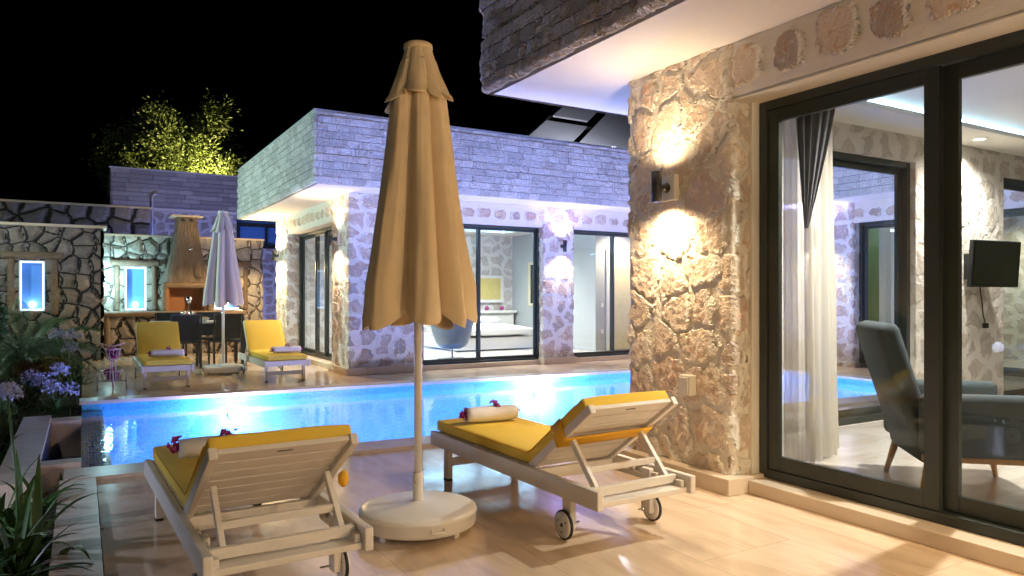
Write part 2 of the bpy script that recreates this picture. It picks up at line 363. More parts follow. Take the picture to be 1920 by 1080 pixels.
# ------------------------------------------------------------------ mesh builder
class MB:
    def __init__(s): s.v = []; s.f = []; s.sm = []
    def add(s, vs, fs, smooth=False):
        b = len(s.v); s.v += [tuple(v) for v in vs]; s.f += [tuple(b + i for i in f) for f in fs]; s.sm += [smooth] * len(fs); return s
    def box(s, x0, x1, y0, y1, z0, z1, mat=None):
        vs = [(x, y, z) for z in (z0, z1) for x, y in ((x0, y0), (x1, y0), (x1, y1), (x0, y1))]
        if mat is not None: vs = [mat @ Vector(v) for v in vs]
        return s.add(vs, [(0, 3, 2, 1), (4, 5, 6, 7), (0, 1, 5, 4), (1, 2, 6, 5), (2, 3, 7, 6), (3, 0, 4, 7)])
    def bbox(s, x0, x1, y0, y1, z0, z1, bev=.006, mat=None):
        """box with chamfered edges"""
        bm = bmesh.new(); bmesh.ops.create_cube(bm, size=1)
        for v in bm.verts: v.co = Vector(((x0 + x1) / 2 + v.co.x * (x1 - x0), (y0 + y1) / 2 + v.co.y * (y1 - y0), (z0 + z1) / 2 + v.co.z * (z1 - z0)))
        bmesh.ops.bevel(bm, geom=bm.edges[:], offset=bev, segments=2, profile=.6, affect='EDGES')
        if mat is not None: bmesh.ops.transform(bm, matrix=mat, verts=bm.verts)
        return s.bm(bm)
    def bm(s, bm, smooth=False):
        bm.verts.ensure_lookup_table(); bm.verts.index_update()
        s.add([v.co[:] for v in bm.verts], [[v.index for v in f.verts] for f in bm.faces], smooth); bm.free(); return s
    def bar(s, a, b, wx, wz, side=(1, 0, 0), bev=.003):
        """rectangular bar from a to b; wx across `side`"""
        a = Vector(a); b = Vector(b); d = (b - a); L = d.length; d.normalize()
        x = Vector(side); x = (x - d * x.dot(d)).normalized(); z = d.cross(x)
        m = Matrix(((x.x, d.x, z.x, a.x), (x.y, d.y, z.y, a.y), (x.z, d.z, z.z, a.z), (0, 0, 0, 1)))
        return s.bbox(-wx / 2, wx / 2, 0, L, -wz / 2, wz / 2, bev, m)
    def tube(s, pts, r, n=10, cap=True, smooth=True):
        pts = [Vector(p) for p in pts]; rs = r if isinstance(r, (list, tuple)) else [r] * len(pts)
        rings = []; up = Vector((0, 0, 1)); px = None
        for i, p in enumerate(pts):
            t = (pts[min(i + 1, len(pts) - 1)] - pts[max(i - 1, 0)]).normalized()
            if px is None: px = t.cross(up if abs(t.z) < .95 else Vector((0, 1, 0))).normalized()
            px = (px - t * px.dot(t)).normalized(); py = t.cross(px)
            rings.append([p + (px * math.cos(2 * PI * k / n) + py * math.sin(2 * PI * k / n)) * rs[i] for k in range(n)])
        vs = [v for rg in rings for v in rg]; fs = []
        for i in range(len(pts) - 1):
            for k in range(n):
                fs.append((i * n + k, i * n + (k + 1) % n, (i + 1) * n + (k + 1) % n, (i + 1) * n + k))
        s.add(vs, fs, smooth)
        if cap:
            b = len(s.v) - len(vs)
            s.f.append(tuple(b + k for k in range(n))[::-1]); s.sm.append(False)
            s.f.append(tuple(b + (len(pts) - 1) * n + k for k in range(n))); s.sm.append(False)
        return s
    def lathe(s, prof, c=(0, 0, 0), n=32, smooth=True, axis='z'):
        vs = []; fs = []
        for r, z in prof:
            for k in range(n):
                a = 2 * PI * k / n; q = (r * math.cos(a), r * math.sin(a), z)
                if axis == 'x': q = (q[2], q[0], q[1])
                if axis == 'y': q = (q[0], q[2], q[1])
                vs.append((c[0] + q[0], c[1] + q[1], c[2] + q[2]))
        for i in range(len(prof) - 1):
            for k in range(n): fs.append((i * n + k, i * n + (k + 1) % n, (i + 1) * n + (k + 1) % n, (i + 1) * n + k))
        return s.add(vs, fs, smooth)
    def prism(s, poly, z0, z1):
        n = len(poly)
        vs = [(x, y, z0) for x, y in poly] + [(x, y, z1) for x, y in poly]
        return s.add(vs, [tuple(range(n))[::-1], tuple(range(n, 2 * n))] + [(i, (i + 1) % n, n + (i + 1) % n, n + i) for i in range(n)])
    def sheet(s, path, z0, z1, res=.02, zf=None):
        """vertical finely divided sheet along a path; normal = direction x up"""
        pts = []
        for i in range(len(path) - 1):
            a, b = Vector(path[i]), Vector(path[i + 1]); k = max(1, round((b - a).length / res))
            pts += [a.lerp(b, j / k) for j in range(k)]
        pts.append(Vector(path[-1]))
        nz = max(1, round((z1 - z0) / res)); n = len(pts)
        vs = [(p.x, p.y, z0 + (z1 - z0) * j / nz) for j in range(nz + 1) for p in pts]
        fs = [(j * n + i, j * n + i + 1, (j + 1) * n + i + 1, (j + 1) * n + i) for j in range(nz) for i in range(n - 1)]
        return s.add(vs, fs, True)
    def build(s, name, mat, parent=None, world=True, label=None):
        me = bpy.data.meshes.new(name); me.from_pydata(s.v, [], s.f); me.validate(clean_customdata=False)
        if len(me.polygons) == len(s.sm): me.polygons.foreach_set('use_smooth', s.sm)
        me.materials.append(M[mat] if isinstance(mat, str) else mat); me.update()
        o = bpy.data.objects.new(name, me); COL.objects.link(o)
        if parent is not None:
            o.parent = parent
            if world: o.matrix_parent_inverse = parent_world(parent).inverted()
        if label: o['label'] = label
        return o

def parent_world(o):
    m = Matrix.Translation(o.location) @ o.rotation_euler.to_matrix().to_4x4()
    if o.parent is None: return m
    return parent_world(o.parent) @ o.matrix_parent_inverse @ m
def tag(o, label=None, cat=None, group=None, kind=None):
    if label: o['label'] = label
    if cat: o['category'] = cat
    if group: o['group'] = group
    if kind: o['kind'] = kind
    return o
def thing(name, label, cat, loc=(0, 0, 0), rz=0, group=None):
    o = bpy.data.objects.new(name, None); COL.objects.link(o); o.empty_display_size = .2
    o.location = loc; o.rotation_euler = (0, 0, rz); return tag(o, label, cat, group)
def struct(name, mb, mat): return tag(mb.build(name, mat), kind='structure')
def dup(root, loc, rz=None, label=None, group=None):
    r = root.copy(); COL.objects.link(r); r.location = loc
    if rz is not None: r.rotation_euler = (0, 0, rz)
    if label: r['label'] = label
    if group: r['group'] = group
    for ch in [o for o in root.children]:
        c = ch.copy(); COL.objects.link(c); c.parent = r
        for gch in [o for o in ch.children]:
            d = gch.copy(); COL.objects.link(d); d.parent = c
    return r
def light(name, kind, loc, energy, col, parent=None, **kw):
    d = bpy.data.lights.new(name, kind); d.energy = energy; d.color = col
    tgt = kw.pop('target', None)
    for k, v in kw.items(): setattr(d, k, v)
    o = bpy.data.objects.new(name, d); COL.objects.link(o); o.location = loc
    if tgt is not None: o.rotation_euler = (Vector(tgt) - Vector(loc)).to_track_quat('-Z', 'Y').to_euler()
    if parent is not None:
        o.parent = parent; o.matrix_parent_inverse = parent_world(parent).inverted()
    return o

# ================================================================== SETTING: ground, terrace, pool
def Yn(x): return 5.76 - .065 * x
def Yf(x): return 9.42 - .065 * x
XP = 9.6
mb = MB()
def quad(mb, pts, z):
    return mb.add([(x, y, z) for x, y in pts], [tuple(range(len(pts)))])
for pts in (((-60, -30), (-.49, -30), (-.49, 60), (-60, 60)), ((-.49, 17.2), (40, 17.2), (40, 60), (-.49, 60)), ((-.49, -30), (40, -30), (40, -6), (-.49, -6)), ((13, -6), (40, -6), (40, 17.2), (13, 17.2)),
            ((-.49, 9.0), (-.0, 9.0), (-.0, 17.2), (-.49, 17.2)), ((-.49, -6), (-.12, -6), (-.12, 5.3), (-.49, 5.3))):
    quad(mb, pts, -.12)
struct('ground', mb, 'soil')
mb = MB()
mb.prism([(.085, -6), (13, -6), (13, Yn(13) - .30), (.085, Yn(.085) - .30)], -.30, 0)
mb.prism([(.0, Yf(0) + .28), (13, Yf(13) + .28), (13, 17.2), (.0, 17.2)], -.30, 0)
mb.prism([(XP + .28, Yn(XP) - .297), (13, Yn(13) - .297), (13, Yf(13) + .277), (XP + .28, Yf(XP) + .277)], -.30, 0.0)
struct('terrace', mb, 'terrace')
mb = MB()
mb.prism([(-.10, Yn(-.10) - .30), (XP + .28, Yn(XP + .28) - .30), (XP + .28, Yn(XP + .28) + .02), (-.10, Yn(-.10) + .02)], -.02, .022)
mb.prism([(-.02, Yf(0) - .02), (XP + .28, Yf(XP) - .02), (XP + .28, Yf(XP) + .28), (-.02, Yf(0) + .28)], -.02, .018)
mb.prism([(XP - .02, Yn(XP) + .021), (XP + .28, Yn(XP) + .021), (XP + .28, Yf(XP) - .023), (XP - .02, Yf(XP) - .021)], -.02, .015)
mb.prism([(-.12, -6), (.08, -6), (.08, Yn(.08) - .303), (-.12, Yn(-.12) - .303)], -.25, .018)
mb.prism([(-.49, 5.6), (-.26, 5.6), (-.26, 8.62), (-.49, 8.62)], -.40, .0)
mb.prism([(-.258, 6.25), (-.002, 6.25), (-.002, 6.42), (-.258, 6.42)], -.40, -.03)
mb.prism([(-.258, 8.36), (-.002, 8.36), (-.002, 8.62), (-.258, 8.62)], -.40, -.03)
struct('pool_coping', mb, 'coping_stone')
mb = MB()
A, B, C_, D = (.2, Yn(.2)), (XP, Yn(XP)), (XP, Yf(XP)), (.2, Yf(.2))
zb, zt = -1.3, -.02
mb.add([(A[0], A[1], zb), (B[0], B[1], zb), (C_[0], C_[1], zb), (D[0], D[1], zb)], [(0, 1, 2, 3)])
mb.add([(A[0] - .2, A[1] + .013, zb), (B[0], B[1], zb), (B[0], B[1], zt), (A[0] - .2, A[1] + .013, zt)], [(0, 3, 2, 1)])
mb.add([(D[0] - .2, D[1] + .013, zb), (C_[0], C_[1], zb), (C_[0], C_[1], zt), (D[0] - .2, D[1] + .013, zt)], [(0, 1, 2, 3)])
mb.add([(B[0], B[1], zb), (C_[0], C_[1], zb), (C_[0], C_[1], zt), (B[0], B[1], zt)], [(0, 3, 2, 1)])
struct('pool_basin', mb, 'mosaic')
mb = MB(); mb.prism([(0, Yn(0) - .0), (.2, Yn(.2) + .0), (.2, Yf(.2)), (0, Yf(0))], -1.3, -.096)
mb.box(-.258, -.004, 6.42, 8.36, -.45, -.38)
mb.box(-.259, -.256, 6.42, 8.36, -.45, -.02)
struct('pool_edge', mb, 'mosaic_dark')
mb = MB(); quad(mb, (A, B, C_, D), -.10); struct('water', mb, 'water')
quad(MB(), (A, B, C_, D), 0)
mb = MB(); quad(mb, ((-.005, Yn(0)), (.2, Yn(.2)), (.2, Yf(.2)), (-.005, Yf(0))), -.092); struct('water_film', mb, 'water')
tag(MB().box(-.17, -.09, 7.5, 7.58, -.378, -.374).build('drain', 'rubber'), 'round black drain in the blue tiled overflow channel', 'drain')

# underwater lamps on the far wall
first = None
for i, (x, lab) in enumerate(((1.57, 'underwater pool lamp glowing below the left far lounger'), (5.75, 'underwater pool lamp glowing below the far villa window'), (8.6, 'underwater pool lamp near the ladder end of the pool'))):
    t = thing('pool_light', lab, 'pool light', (x, Yf(x) - .012, -.30), 0, 'underwater lamps along the far pool wall')
    MB().lathe([(.001, -.03), (.055, -.03), (.07, -.012), (.07, 0.01)], (x, Yf(x) - .0, -.24), 24, axis='y').build('rim', 'chrome', t)
    MB().lathe([(.001, -.032), (.05, -.032), (.05, -.025)], (x, Yf(x) - .004, -.24), 24, axis='y').build('lens', 'pool_lamp', t)
    light('pool_glow', 'POINT', (x, Yf(x) - .26, -.28), 55 if i == 0 else 115, (.63, .56, 1.0), t, shadow_soft_size=.05)
for i, x in enumerate((3.2, 7.2)):  # added out-of-sight lamps on the near wall, to even out the water
    t = thing('pool_light', 'added unseen underwater lamp on the near side wall under the coping, ' + ('behind the closed parasol' if i == 0 else 'beyond the stone pier'), 'pool light', (x, Yn(x) + .012, -.45), 0, 'added unseen lamps along the near pool wall')
    MB().lathe([(.001, .03), (.085, .03), (.10, .012), (.10, -.01)], (x, Yn(x), -.45), 24, axis='y').build('rim', 'chrome', t)
    light('pool_glow', 'POINT', (x, Yn(x) + .16, -.45), 230, (.63, .56, 1.0), t, shadow_soft_size=.05)

# ================================================================== NEAR VILLA
XS = 2.68; ZS = 2.73; ZF = 3.75
near = thing('villa', 'near stone villa with wide sliding glass doors and rough pier beside the pool', 'house', (3.4, 0, 0))
MB().sheet([(3.75, 4.10), (3.42, 4.10), (3.42, 3.17), (3.615, 3.17)], .10, ZS, .0115).build('stone_pier', 'rubble_near', near)
MB().box(3.47, 3.78, 3.22, 4.05, 0, ZS).build('pier_core', 'plaster', near)
MB().sheet([(3.42, 3.17), (3.42, .6)], 2.40, ZS, .014).build('lintel', 'band_near', near)
MB().box(3.45, 3.80, .6, 3.215, 2.402, ZS).build('lintel_beam', 'plaster_cream', near)
MB().bbox(3.421, 3.62, .6, 3.165, 2.385, 2.401, .004).build('lintel_plaster', 'plaster_cream', near)
MB().bbox(3.555, 3.625, 3.125, 3.166, .08, 2.386, .004).build('jamb_plaster', 'plaster_cream', near)
MB().sheet([(3.615, .6), (3.42, .6), (3.42, -.4), (3.615, -.4)], .10, ZS, .03).build('stone_pier', 'rubble_near', near)
MB().box(3.47, 3.78, -.35, .55, 0, ZS).build('pier_core', 'plaster', near)
MB().sheet([(3.42, -.4), (3.42, -5.0)], .0, ZS, .05).build('stone_wall', 'rubble_near', near)
MB().box(3.47, 3.78, -5, -.41, 0, ZS).build('wall_core', 'plaster', near)
MB().bbox(3.31, 3.75, 3.085, 4.18, 0, .10, .006).build('plinth', 'limestone', near); MB().bbox(3.31, 3.66, -.48, .68, 0, .10, .006).build('plinth', 'limestone', near)
MB().bbox(3.475, 3.75, .683, 3.082, 0, .078, .006).build('threshold', 'limestone', near)
# north side, piers and walls of the room (one wall part, rubble on its inner face)
nw = MB()
for x0, x1, z0, z1 in ((3.78, 4.3, 0, 2.73), (4.3, 6.6, 2.42, 2.73), (6.6, 8.15, 0, 2.73), (8.15, 10.0, 2.42, 2.73), (10.0, 10.6, 0, 2.73), (4.3, 6.6, 0, .08), (8.15, 10, 0, .08)):
    nw.box(x0, x1, 3.90, 4.10, z0, z1)
nw.build('north_wall', 'rubble_room', near)
MB().box(3.78, 10.6, -5, 3.899, -.25, .088).build('room_floor', 'room_floor', near)
MB().box(10.4, 10.6, -5, 3.899, .09, 2.73).build('east_wall', 'yellow_wall', near)
MB().box(3.79, 10.4, -5.2, -5.0, .09, 2.73).build('south_wall', 'white_wall', near)
# ceiling with recess
ce = MB(); zc = 2.655
ce.box(3.79, 5.03, -5, 3.899, zc, zc + .07); ce.box(5.03, 10.4, 3.46, 3.899, zc, zc + .04); ce.box(5.03, 10.4, -5, -3, zc, zc + .07); ce.box(9.6, 10.4, -3, 3.46, zc, zc + .07)
ce.box(4.9, 9.8, -3.1, 3.6, zc + .17, zc + .20)
for a_, b_, c_, d_ in ((4.88, 4.9, -3.1, 3.6), (9.8, 9.82, -3.1, 3.6), (4.9, 9.8, 3.6, 3.62)): ce.box(a_, b_, c_, d_, zc + .071, zc + .2)
ce.build('room_ceiling', 'white_wall', near)
ls = MB(); ls.box(4.96, 5.0, -2.9, 3.46, zc + .085, zc + .11); ls.box(4.96, 9.6, 3.58, 3.597, zc + .05, zc + .168); ls.box(9.65, 9.69, -2.9, 3.46, zc + .085, zc + .11)
ls.build('led_strip', 'led_bright', near)
# roof
MB().box(XS + .03, 11, -5.2, 4.87, ZS + .002, ZS + .14).build('soffit', 'plaster', near)
MB().sheet([(11, 4.9), (XS, 4.9), (XS, -3.0)], ZS, ZF, .02).build('fascia', 'brick_near', near)
MB().box(XS + .05, 11, -5.2, 4.85, ZS + .141, ZF).build('roof', 'plaster', near)

def frame_rect(mb, axis, c, d, a0, a1, z0, z1, t, tb=None):
    """rectangular frame; axis 'x': plane x=c..c+d spanning y a0..a1 ; axis 'y': plane y=c..c+d spanning x"""
    tb = t if tb is None else tb
    def b(p0, p1, q0, q1):
        if axis == 'x': mb.bbox(c, c + d, p0, p1, q0, q1, .004)
        else: mb.bbox(p0, p1, c, c + d, q0, q1, .004)
    b(a0, a0 + t, z0, z1); b(a1 - t, a1, z0, z1); b(a0 + t + .0005, a1 - t - .0005, z0, z0 + tb); b(a0 + t + .0005, a1 - t - .0005, z1 - t, z1)
def slider(parent, axis, c, a0, a1, z0, z1, splits, mat='frame_grey', name='sliding_door', t=.055, sash=.055, ov=.028, depth=.10, handle=True, label=None, flip=1):
    fr = MB(); frame_rect(fr, axis, c, depth, a0, a1, z0, z1, t)
    f = fr.build(name, mat, parent)
    if label: f['label'] = label
    ed = [a0 + t] + list(splits) + [a1 - t]
    for i in range(len(ed) - 1):
        off = .012 + (.042 if i % 2 else 0)
        s = MB()
        p0, p1 = ed[i] - (ov if i else 0), ed[i + 1] + (ov if i < len(ed) - 2 else 0)
        frame_rect(s, axis, c + off, .034, p0 + .001, p1 - .001, z0 + t + .002, z1 - t - .002, sash, sash * 1.1)
        sh = s.build('sash', mat, f, world=True)
        gp = MB(); q = c + off + .014
        if axis == 'x': gp.box(q, q + .006, p0 + sash, p1 - sash, z0 + t + sash, z1 - t - sash)
        else: gp.box(p0 + sash, p1 - sash, q, q + .006, z0 + t + sash, z1 - t - sash)
        gp.build('pane', 'glass', f, world=True)
    return f
slider(near, 'x', 3.615, .60, 3.12, .08, 2.385, (.95, 2.03), sash=.078, ov=.006, label='wide grey framed sliding door in the near villa')
slider(near, 'y', 3.95, 4.3, 6.6, .082, 2.42, (5.42,), handle=False, name='window')
slider(near, 'y', 3.95, 8.15, 10.0, .082, 2.42, (9.0,), handle=False, name='window')

# ================================================================== FAR VILLA
far = thing('villa', 'far stone villa with pale split stone roof band and lit bedroom beyond the pool', 'house', (3.45, 10.63, 0))
XF, YF, X3 = 2.77, 10.0, 13.0
MB().sheet([(3.45, 15.3), (3.45, 14.42), (3.68, 14.42)], .0, ZS, .02).build('stone_pier', 'rubble_far', far)
MB().sheet([(3.68, 11.46), (3.45, 11.46), (3.45, 10.63), (4.6, 10.63), (4.6, 10.78)], .09, ZS, .016).build('stone_pier', 'rubble_far', far)
MB().sheet([(6.9, 10.78), (6.9, 10.63), (7.5, 10.63), (7.5, 10.78)], .10, ZS, .016).build('stone_pier', 'rubble_far', far)
co = MB(); co.box(3.5, 3.72, 14.47, 15.3, 0, ZS); co.box(3.5, 3.72, 10.70, 11.41, 0, ZS); co.box(3.5, 4.55, 10.70, 10.86, 0, ZS - .001); co.box(6.95, 7.45, 10.68, 10.86, 0, ZS); co.box(3.72, 13, 15.1, 15.3, 0, ZS + .001)
co.box(3.50, 3.72, 11.41, 14.47, 2.40, ZS - .002); co.box(4.55, 6.95, 10.68, 10.86, 2.40, ZS - .003); co.box(7.45, 10.2, 10.68, 10.86, 2.40, ZS - .004); co.box(10.2, 13, 10.66, 10.86, 0, ZS)
co.build('wall_core', 'plaster', far)
MB().sheet([(3.45, 14.42), (3.45, 11.46)], 2.385, ZS, .02).build('lintel', 'band_far', far)
MB().sheet([(4.6, 10.63), (6.9, 10.63)], 2.385, ZS, .02).build('lintel', 'band_far', far)
MB().sheet([(7.5, 10.63), (13, 10.63)], 2.385, ZS, .02).build('lintel', 'band_far', far)
lp = MB(); lp.box(3.452, 3.72, 11.465, 14.415, 2.372, 2.385); lp.box(4.605, 6.895, 10.632, 10.86, 2.372, 2.385); lp.box(7.505, 10.2, 10.632, 10.86, 2.372, 2.385)
lp.build('lintel_plaster', 'plaster', far)
pl = MB(); pl.bbox(3.38, 3.7, 10.56, 11.52, 0, .11, .006); pl.bbox(3.7, 4.62, 10.56, 10.8, 0, .109, .006); pl.bbox(6.86, 7.55, 10.55, 10.8, 0, .11, .006)
pl.bbox(3.47, 3.70, 11.52, 14.4, 0, .075, .006); pl.bbox(4.62, 6.86, 10.68, 10.8, 0, .075, .005); pl.bbox(7.55, 10.2, 10.68, 10.8, 0, .075, .005)
pl.build('plinth', 'limestone', far)
MB().box(XF + .03, X3, YF + .03, 15.6, ZS + .002, ZS + .14).build('soffit', 'plaster', far)
MB().sheet([(XF, 15.6), (XF, YF), (X3, YF)], ZS, 3.72, .022).build('fascia', 'brick_far', far)
MB().box(XF + .04, X3, YF + .04, 15.6, ZS + .141, 3.70).build('roof', 'plaster', far)
rc = MB(); rc.bbox(XF - .03, XF + .12, YF - .03, 15.62, 3.722, 3.755, .005); rc.bbox(XF + .121, X3, YF - .03, YF + .12, 3.722, 3.755, .005)
rc.build('roof_cap', 'roof_metal', far)
slider(far, 'x', 3.66, 11.48, 14.40, .075, 2.372, (12.25, 12.7, 13.3), sash=.05)
slider(far, 'y', 10.74, 4.62, 6.88, .075, 2.372, (5.70,), name='window', t=.035, sash=.045)
slider(far, 'y', 10.74, 7.52, 10.2, .075, 2.372, (8.52,), name='window', t=.035, sash=.045)
MB().box(3.72, 13, 10.861, 15.1, -.2, .078).build('room_floor', 'room_floor', far)
ce = MB(); z2 = 2.60
ce.box(3.73, 13, 10.861, 11.5, z2, z2 + .06); ce.box(3.73, 13, 14.4, 15.1, z2, z2 + .06); ce.box(3.73, 4.4, 11.5, 14.4, z2, z2 + .06); ce.box(8.3, 13, 11.5, 14.4, z2, z2 + .06); ce.box(4.2, 8.5, 11.3, 14.6, z2 + .126, z2 + .129)
ce.build('room_ceiling', 'white_wall', far)
ls = MB(); ls.box(4.4, 8.3, 14.57, 14.585, z2 + .07, z2 + .122); ls.box(4.34, 4.38, 11.5, 14.4, z2 + .07, z2 + .095); ls.box(8.32, 8.36, 11.5, 14.4, z2 + .07, z2 + .095)
ls.build('led_strip', 'led_bright', far)
MB().sheet([(3.75, 15.09), (8.9, 15.09)], .08, z2, .2).build('stone_wall', 'rubble_room', far)
gw = MB(); gw.box(8.9, 9.0, 11.8, 15.09, .08, z2); gw.box(9.0, 13, 11.8, 11.9, .08, z2)
gw.build('partition_wall', 'grey_wall', far)
dr = MB().bbox(9.15, 9.95, 11.76, 11.8, .08, 2.13, .01).build('interior_door', 'white_wall', far)
MB().bbox(9.23, 9.87, 11.745, 11.76, .1, 2.05, .01).build('door_leaf', 'door_cream', dr)
for z in (.95, .42): MB().bbox(9.035, 9.09, 11.788, 11.80, z, z + .08, .003).build('wall_socket', 'plastic_white', far)
iw = MB(); frame_rect(iw, 'x', 8.86, .04, 13.3, 14.3, .95, 1.95, .06); iw = iw.build('interior_window', 'door_cream', far)
MB().box(8.885, 8.9, 13.36, 14.24, 1.01, 1.89).build('pane', 'screen', iw)
mr = MB(); frame_rect(mr, 'y', 15.02, .05, 7.9, 8.62, 1.02, 1.66, .07)
mr = tag(mr.build('mirror', 'plastic_white'), 'square white framed mirror over the bed shelf in the far bedroom', 'mirror')
MB().box(7.96, 8.56, 15.04, 15.06, 1.08, 1.60).build('mirror_glass', 'gold_glass', mr)
sh = tag(MB().bbox(7.7, 8.85, 14.8, 15.04, .78, .84, .006).bbox(7.75, 8.8, 14.86, 15.03, .5, .78, .006).build('console_shelf', 'plastic_white'), 'white wall console under the square mirror in the far bedroom', 'shelf')
for k, (x, lab) in enumerate(((8.1, 'small pink flower ball at the middle of the bedroom console'), (8.5, 'small pink flower ball at the right end of the bedroom console'))):
    bm = bmesh.new(); bmesh.ops.create_icosphere(bm, subdivisions=2, radius=.055)
    for v in bm.verts: v.co *= 1 + .25 * mnoise.noise(v.co * 40)
    bmesh.ops.translate(bm, verts=bm.verts, vec=(x, 14.9, .89))
    tag(MB().bm(bm).build('flower_ball', 'petal'), lab, 'flower', 'flower balls on the bedroom console')

# bed in the far bedroom
bed = thing('bed', 'white made bed in the far villa bedroom behind the window', 'bed', (7.2, 13.6, .08))
MB().bbox(6.35, 8.2, 12.9, 14.6, .1, .34, .02).build('bed_base', 'linen', bed)
def pillow(cx, cy, cz, sx, sy, sz, seed=0):
    bm = bmesh.new(); bmesh.ops.create_cube(bm, size=1); bmesh.ops.subdivide_edges(bm, edges=bm.edges[:], cuts=5, use_grid_fill=True)
    for v in bm.verts:
        x, y, z = v.co * 2; f = (1 - abs(x) ** 3 * .8) * (1 - abs(y) ** 3 * .8); k = .5
        v.co = Vector((cx + x * sx * k, cy + y * sy * k, cz + z * sz * k * (f * .8 + .2) + .008 * mnoise.noise(v.co * 6 + Vector((seed, 0, 0)))))
    return bm
MB().bm(pillow(7.28, 13.7, .46, 1.85, 1.75, .28), True).build('mattress', 'linen', bed)
MB().bm(pillow(6.9, 14.25, .64, .6, .4, .16, 3), True).build('pillow', 'linen', bed)
MB().bm(pillow(7.7, 14.25, .64, .6, .4, .16, 5), True).build('pillow', 'linen', bed)
# swivel chair
sw = thing('swivel_chair', 'grey shell swivel chair behind the far villa window', 'chair', (5.62, 11.62, .08), R(0))
MB().lathe([(.001, .03), (.20, .022), (.26, .006), (.26, 0), (.001, 0)], (5.62, 11.62, .08), 32).lathe([(.025, .03), (.025, .22)], (5.62, 11.62, .08), 12).build('pedestal', 'chrome', sw)
def shell(cx, cy, z0, r0, r1, h, a0, a1, th, n=24, m=10):
    vs = []; fs = []
    for s_ in (0, 1):
        for j in range(m + 1):
            t = j / m
            for i in range(n + 1):
                a = a0 + (a1 - a0) * i / n; rr = (r0 + (r1 - r0) * t ** .6) - s_ * th
                zz = z0 + h * t * (1 - .25 * (abs(i / n - .5) * 2) ** 4 * t)
                vs.append((cx + rr * math.cos(a), cy + rr * math.sin(a), zz))
    k = (n + 1) * (m + 1)
    for s_ in (0, 1):
        for j in range(m):
            for i in range(n):
                q = (s_ * k + j * (n + 1) + i, s_ * k + j * (n + 1) + i + 1, s_ * k + (j + 1) * (n + 1) + i + 1, s_ * k + (j + 1) * (n + 1) + i)
                fs.append(q if s_ == 0 else q[::-1])
    for i in range(n):
        fs.append((m * (n + 1) + i, m * (n + 1) + i + 1, k + m * (n + 1) + i + 1, k + m * (n + 1) + i))
        fs.append((i, k + i, k + i + 1, i + 1))
    for j in range(m):
        for i in (0, n): fs.append((j * (n + 1) + i, (j + 1) * (n + 1) + i, k + (j + 1) * (n + 1) + i, k + j * (n + 1) + i))
    return vs, fs
MB().add(*shell(5.62, 11.62, .30, .24, .42, .62, R(150), R(390), .05), smooth=True).lathe([(.001, -.045), (.16, -.04), (.235, 0), (.24, .03), (.001, .01)], (5.62, 11.62, .30), 28).build('shell', 'leather_grey', sw)
MB().lathe([(.001, .30), (.24, .32), (.29, .38), (.29, .43), (.24, .47), (.001, .48)], (5.62, 11.65, .05), 24).build('seat', 'leather_grey', sw)

# ================================================================== EAST WING (seen through the near room)
east = thing('villa', 'east wing of the villa with curtained glass doors beyond the pool ladder', 'house', (11, 5, 0))
MB().sheet([(11.2, 8.9), (11.0, 8.9), (11.0, 7.55), (11.2, 7.55)], 0, ZS, .04).build('stone_pier', 'rubble_far', east)
MB().sheet([(11.2, 4.6), (11.0, 4.6), (11.0, 1.0)], 0, ZS, .06).build('stone_pier', 'rubble_far', east)
ec = MB(); ec.box(11.05, 11.22, 7.6, 8.85, 0, ZS); ec.box(11.05, 11.22, 1.0, 4.55, 0, ZS); ec.box(11.05, 11.22, 4.55, 7.6, 2.40, ZS - .002); ec.box(11.05, 11.22, 8.85, 10.6, 0, ZS - .001)
ec.build('wall_core', 'plaster', east)
MB().sheet([(11.0, 7.55), (11.0, 4.6)], 2.385, ZS, .05).build('lintel', 'band_far', east)
slider(east, 'x', 11.12, 4.62, 7.53, .075, 2.40, (6.1,), name='window')
MB().sheet([(10.3, 9.9), (10.3, 1.0)], ZS, ZF, .05).build('fascia', 'brick_far', east)
MB().box(10.35, 15, 1.0, 9.94, ZS + .002, ZF - .01).build('soffit', 'plaster', east)
MB().box(11.22, 15, 1.0, 10.6, -.1, .07).build('room_floor', 'room_floor', east)
MB().box(14.9, 15.1, 1.0, 10.6, .07, 2.73).build('back_wall', 'green_wall', east)
MB().box(11.22, 14.9, 9.2, 9.3, .07, 2.73).build('side_wall', 'green_wall', east)
MB().box(14.0, 14.88, 6.3, 6.8, .07, 2.73).build('stone_column', 'rubble_room', east)
MB().box(14.5, 14.53, 2, 9.1, 2.52, 2.56).build('led_strip', 'led_cool', east)

# ================================================================== WALLS AT THE BACK
gl = thing('garden_wall', 'dark stone garden wall with a lit glass panel behind the palm', 'wall', (-3, 15.45, 0))
def holed_sheet(x0, x1, y, z0, z1, hx0, hx1, hz0, hz1, res):
    m = MB(); m.sheet([(x0, y), (hx0, y)], z0, z1, res); m.sheet([(hx1, y), (x1, y)], z0, z1, res)
    m.sheet([(hx0, y), (hx1, y)], z0, hz0, res); m.sheet([(hx0, y), (hx1, y)], hz1, z1, res); return m
m = holed_sheet(-7, .30, 15.45, -.1, 2.42, -.95, -.56, .91, 1.81, .028)
m.sheet([(.30, 15.45), (.30, 16.8)], -.1, 2.42, .04); m.build('wall', 'crazy_dark', gl)
MB().box(-7, .26, 15.68, 15.9, -.1, 2.42).build('wall_core', 'plaster', gl)
MB().bbox(-7, .40, 15.36, 16.0, 2.42, 2.47, .008).build('wall_cap', 'limestone', gl)
bw = thing('garden_wall', 'pale rounded stone wall behind the barbecue counter', 'wall', (2, 16.85, 0))
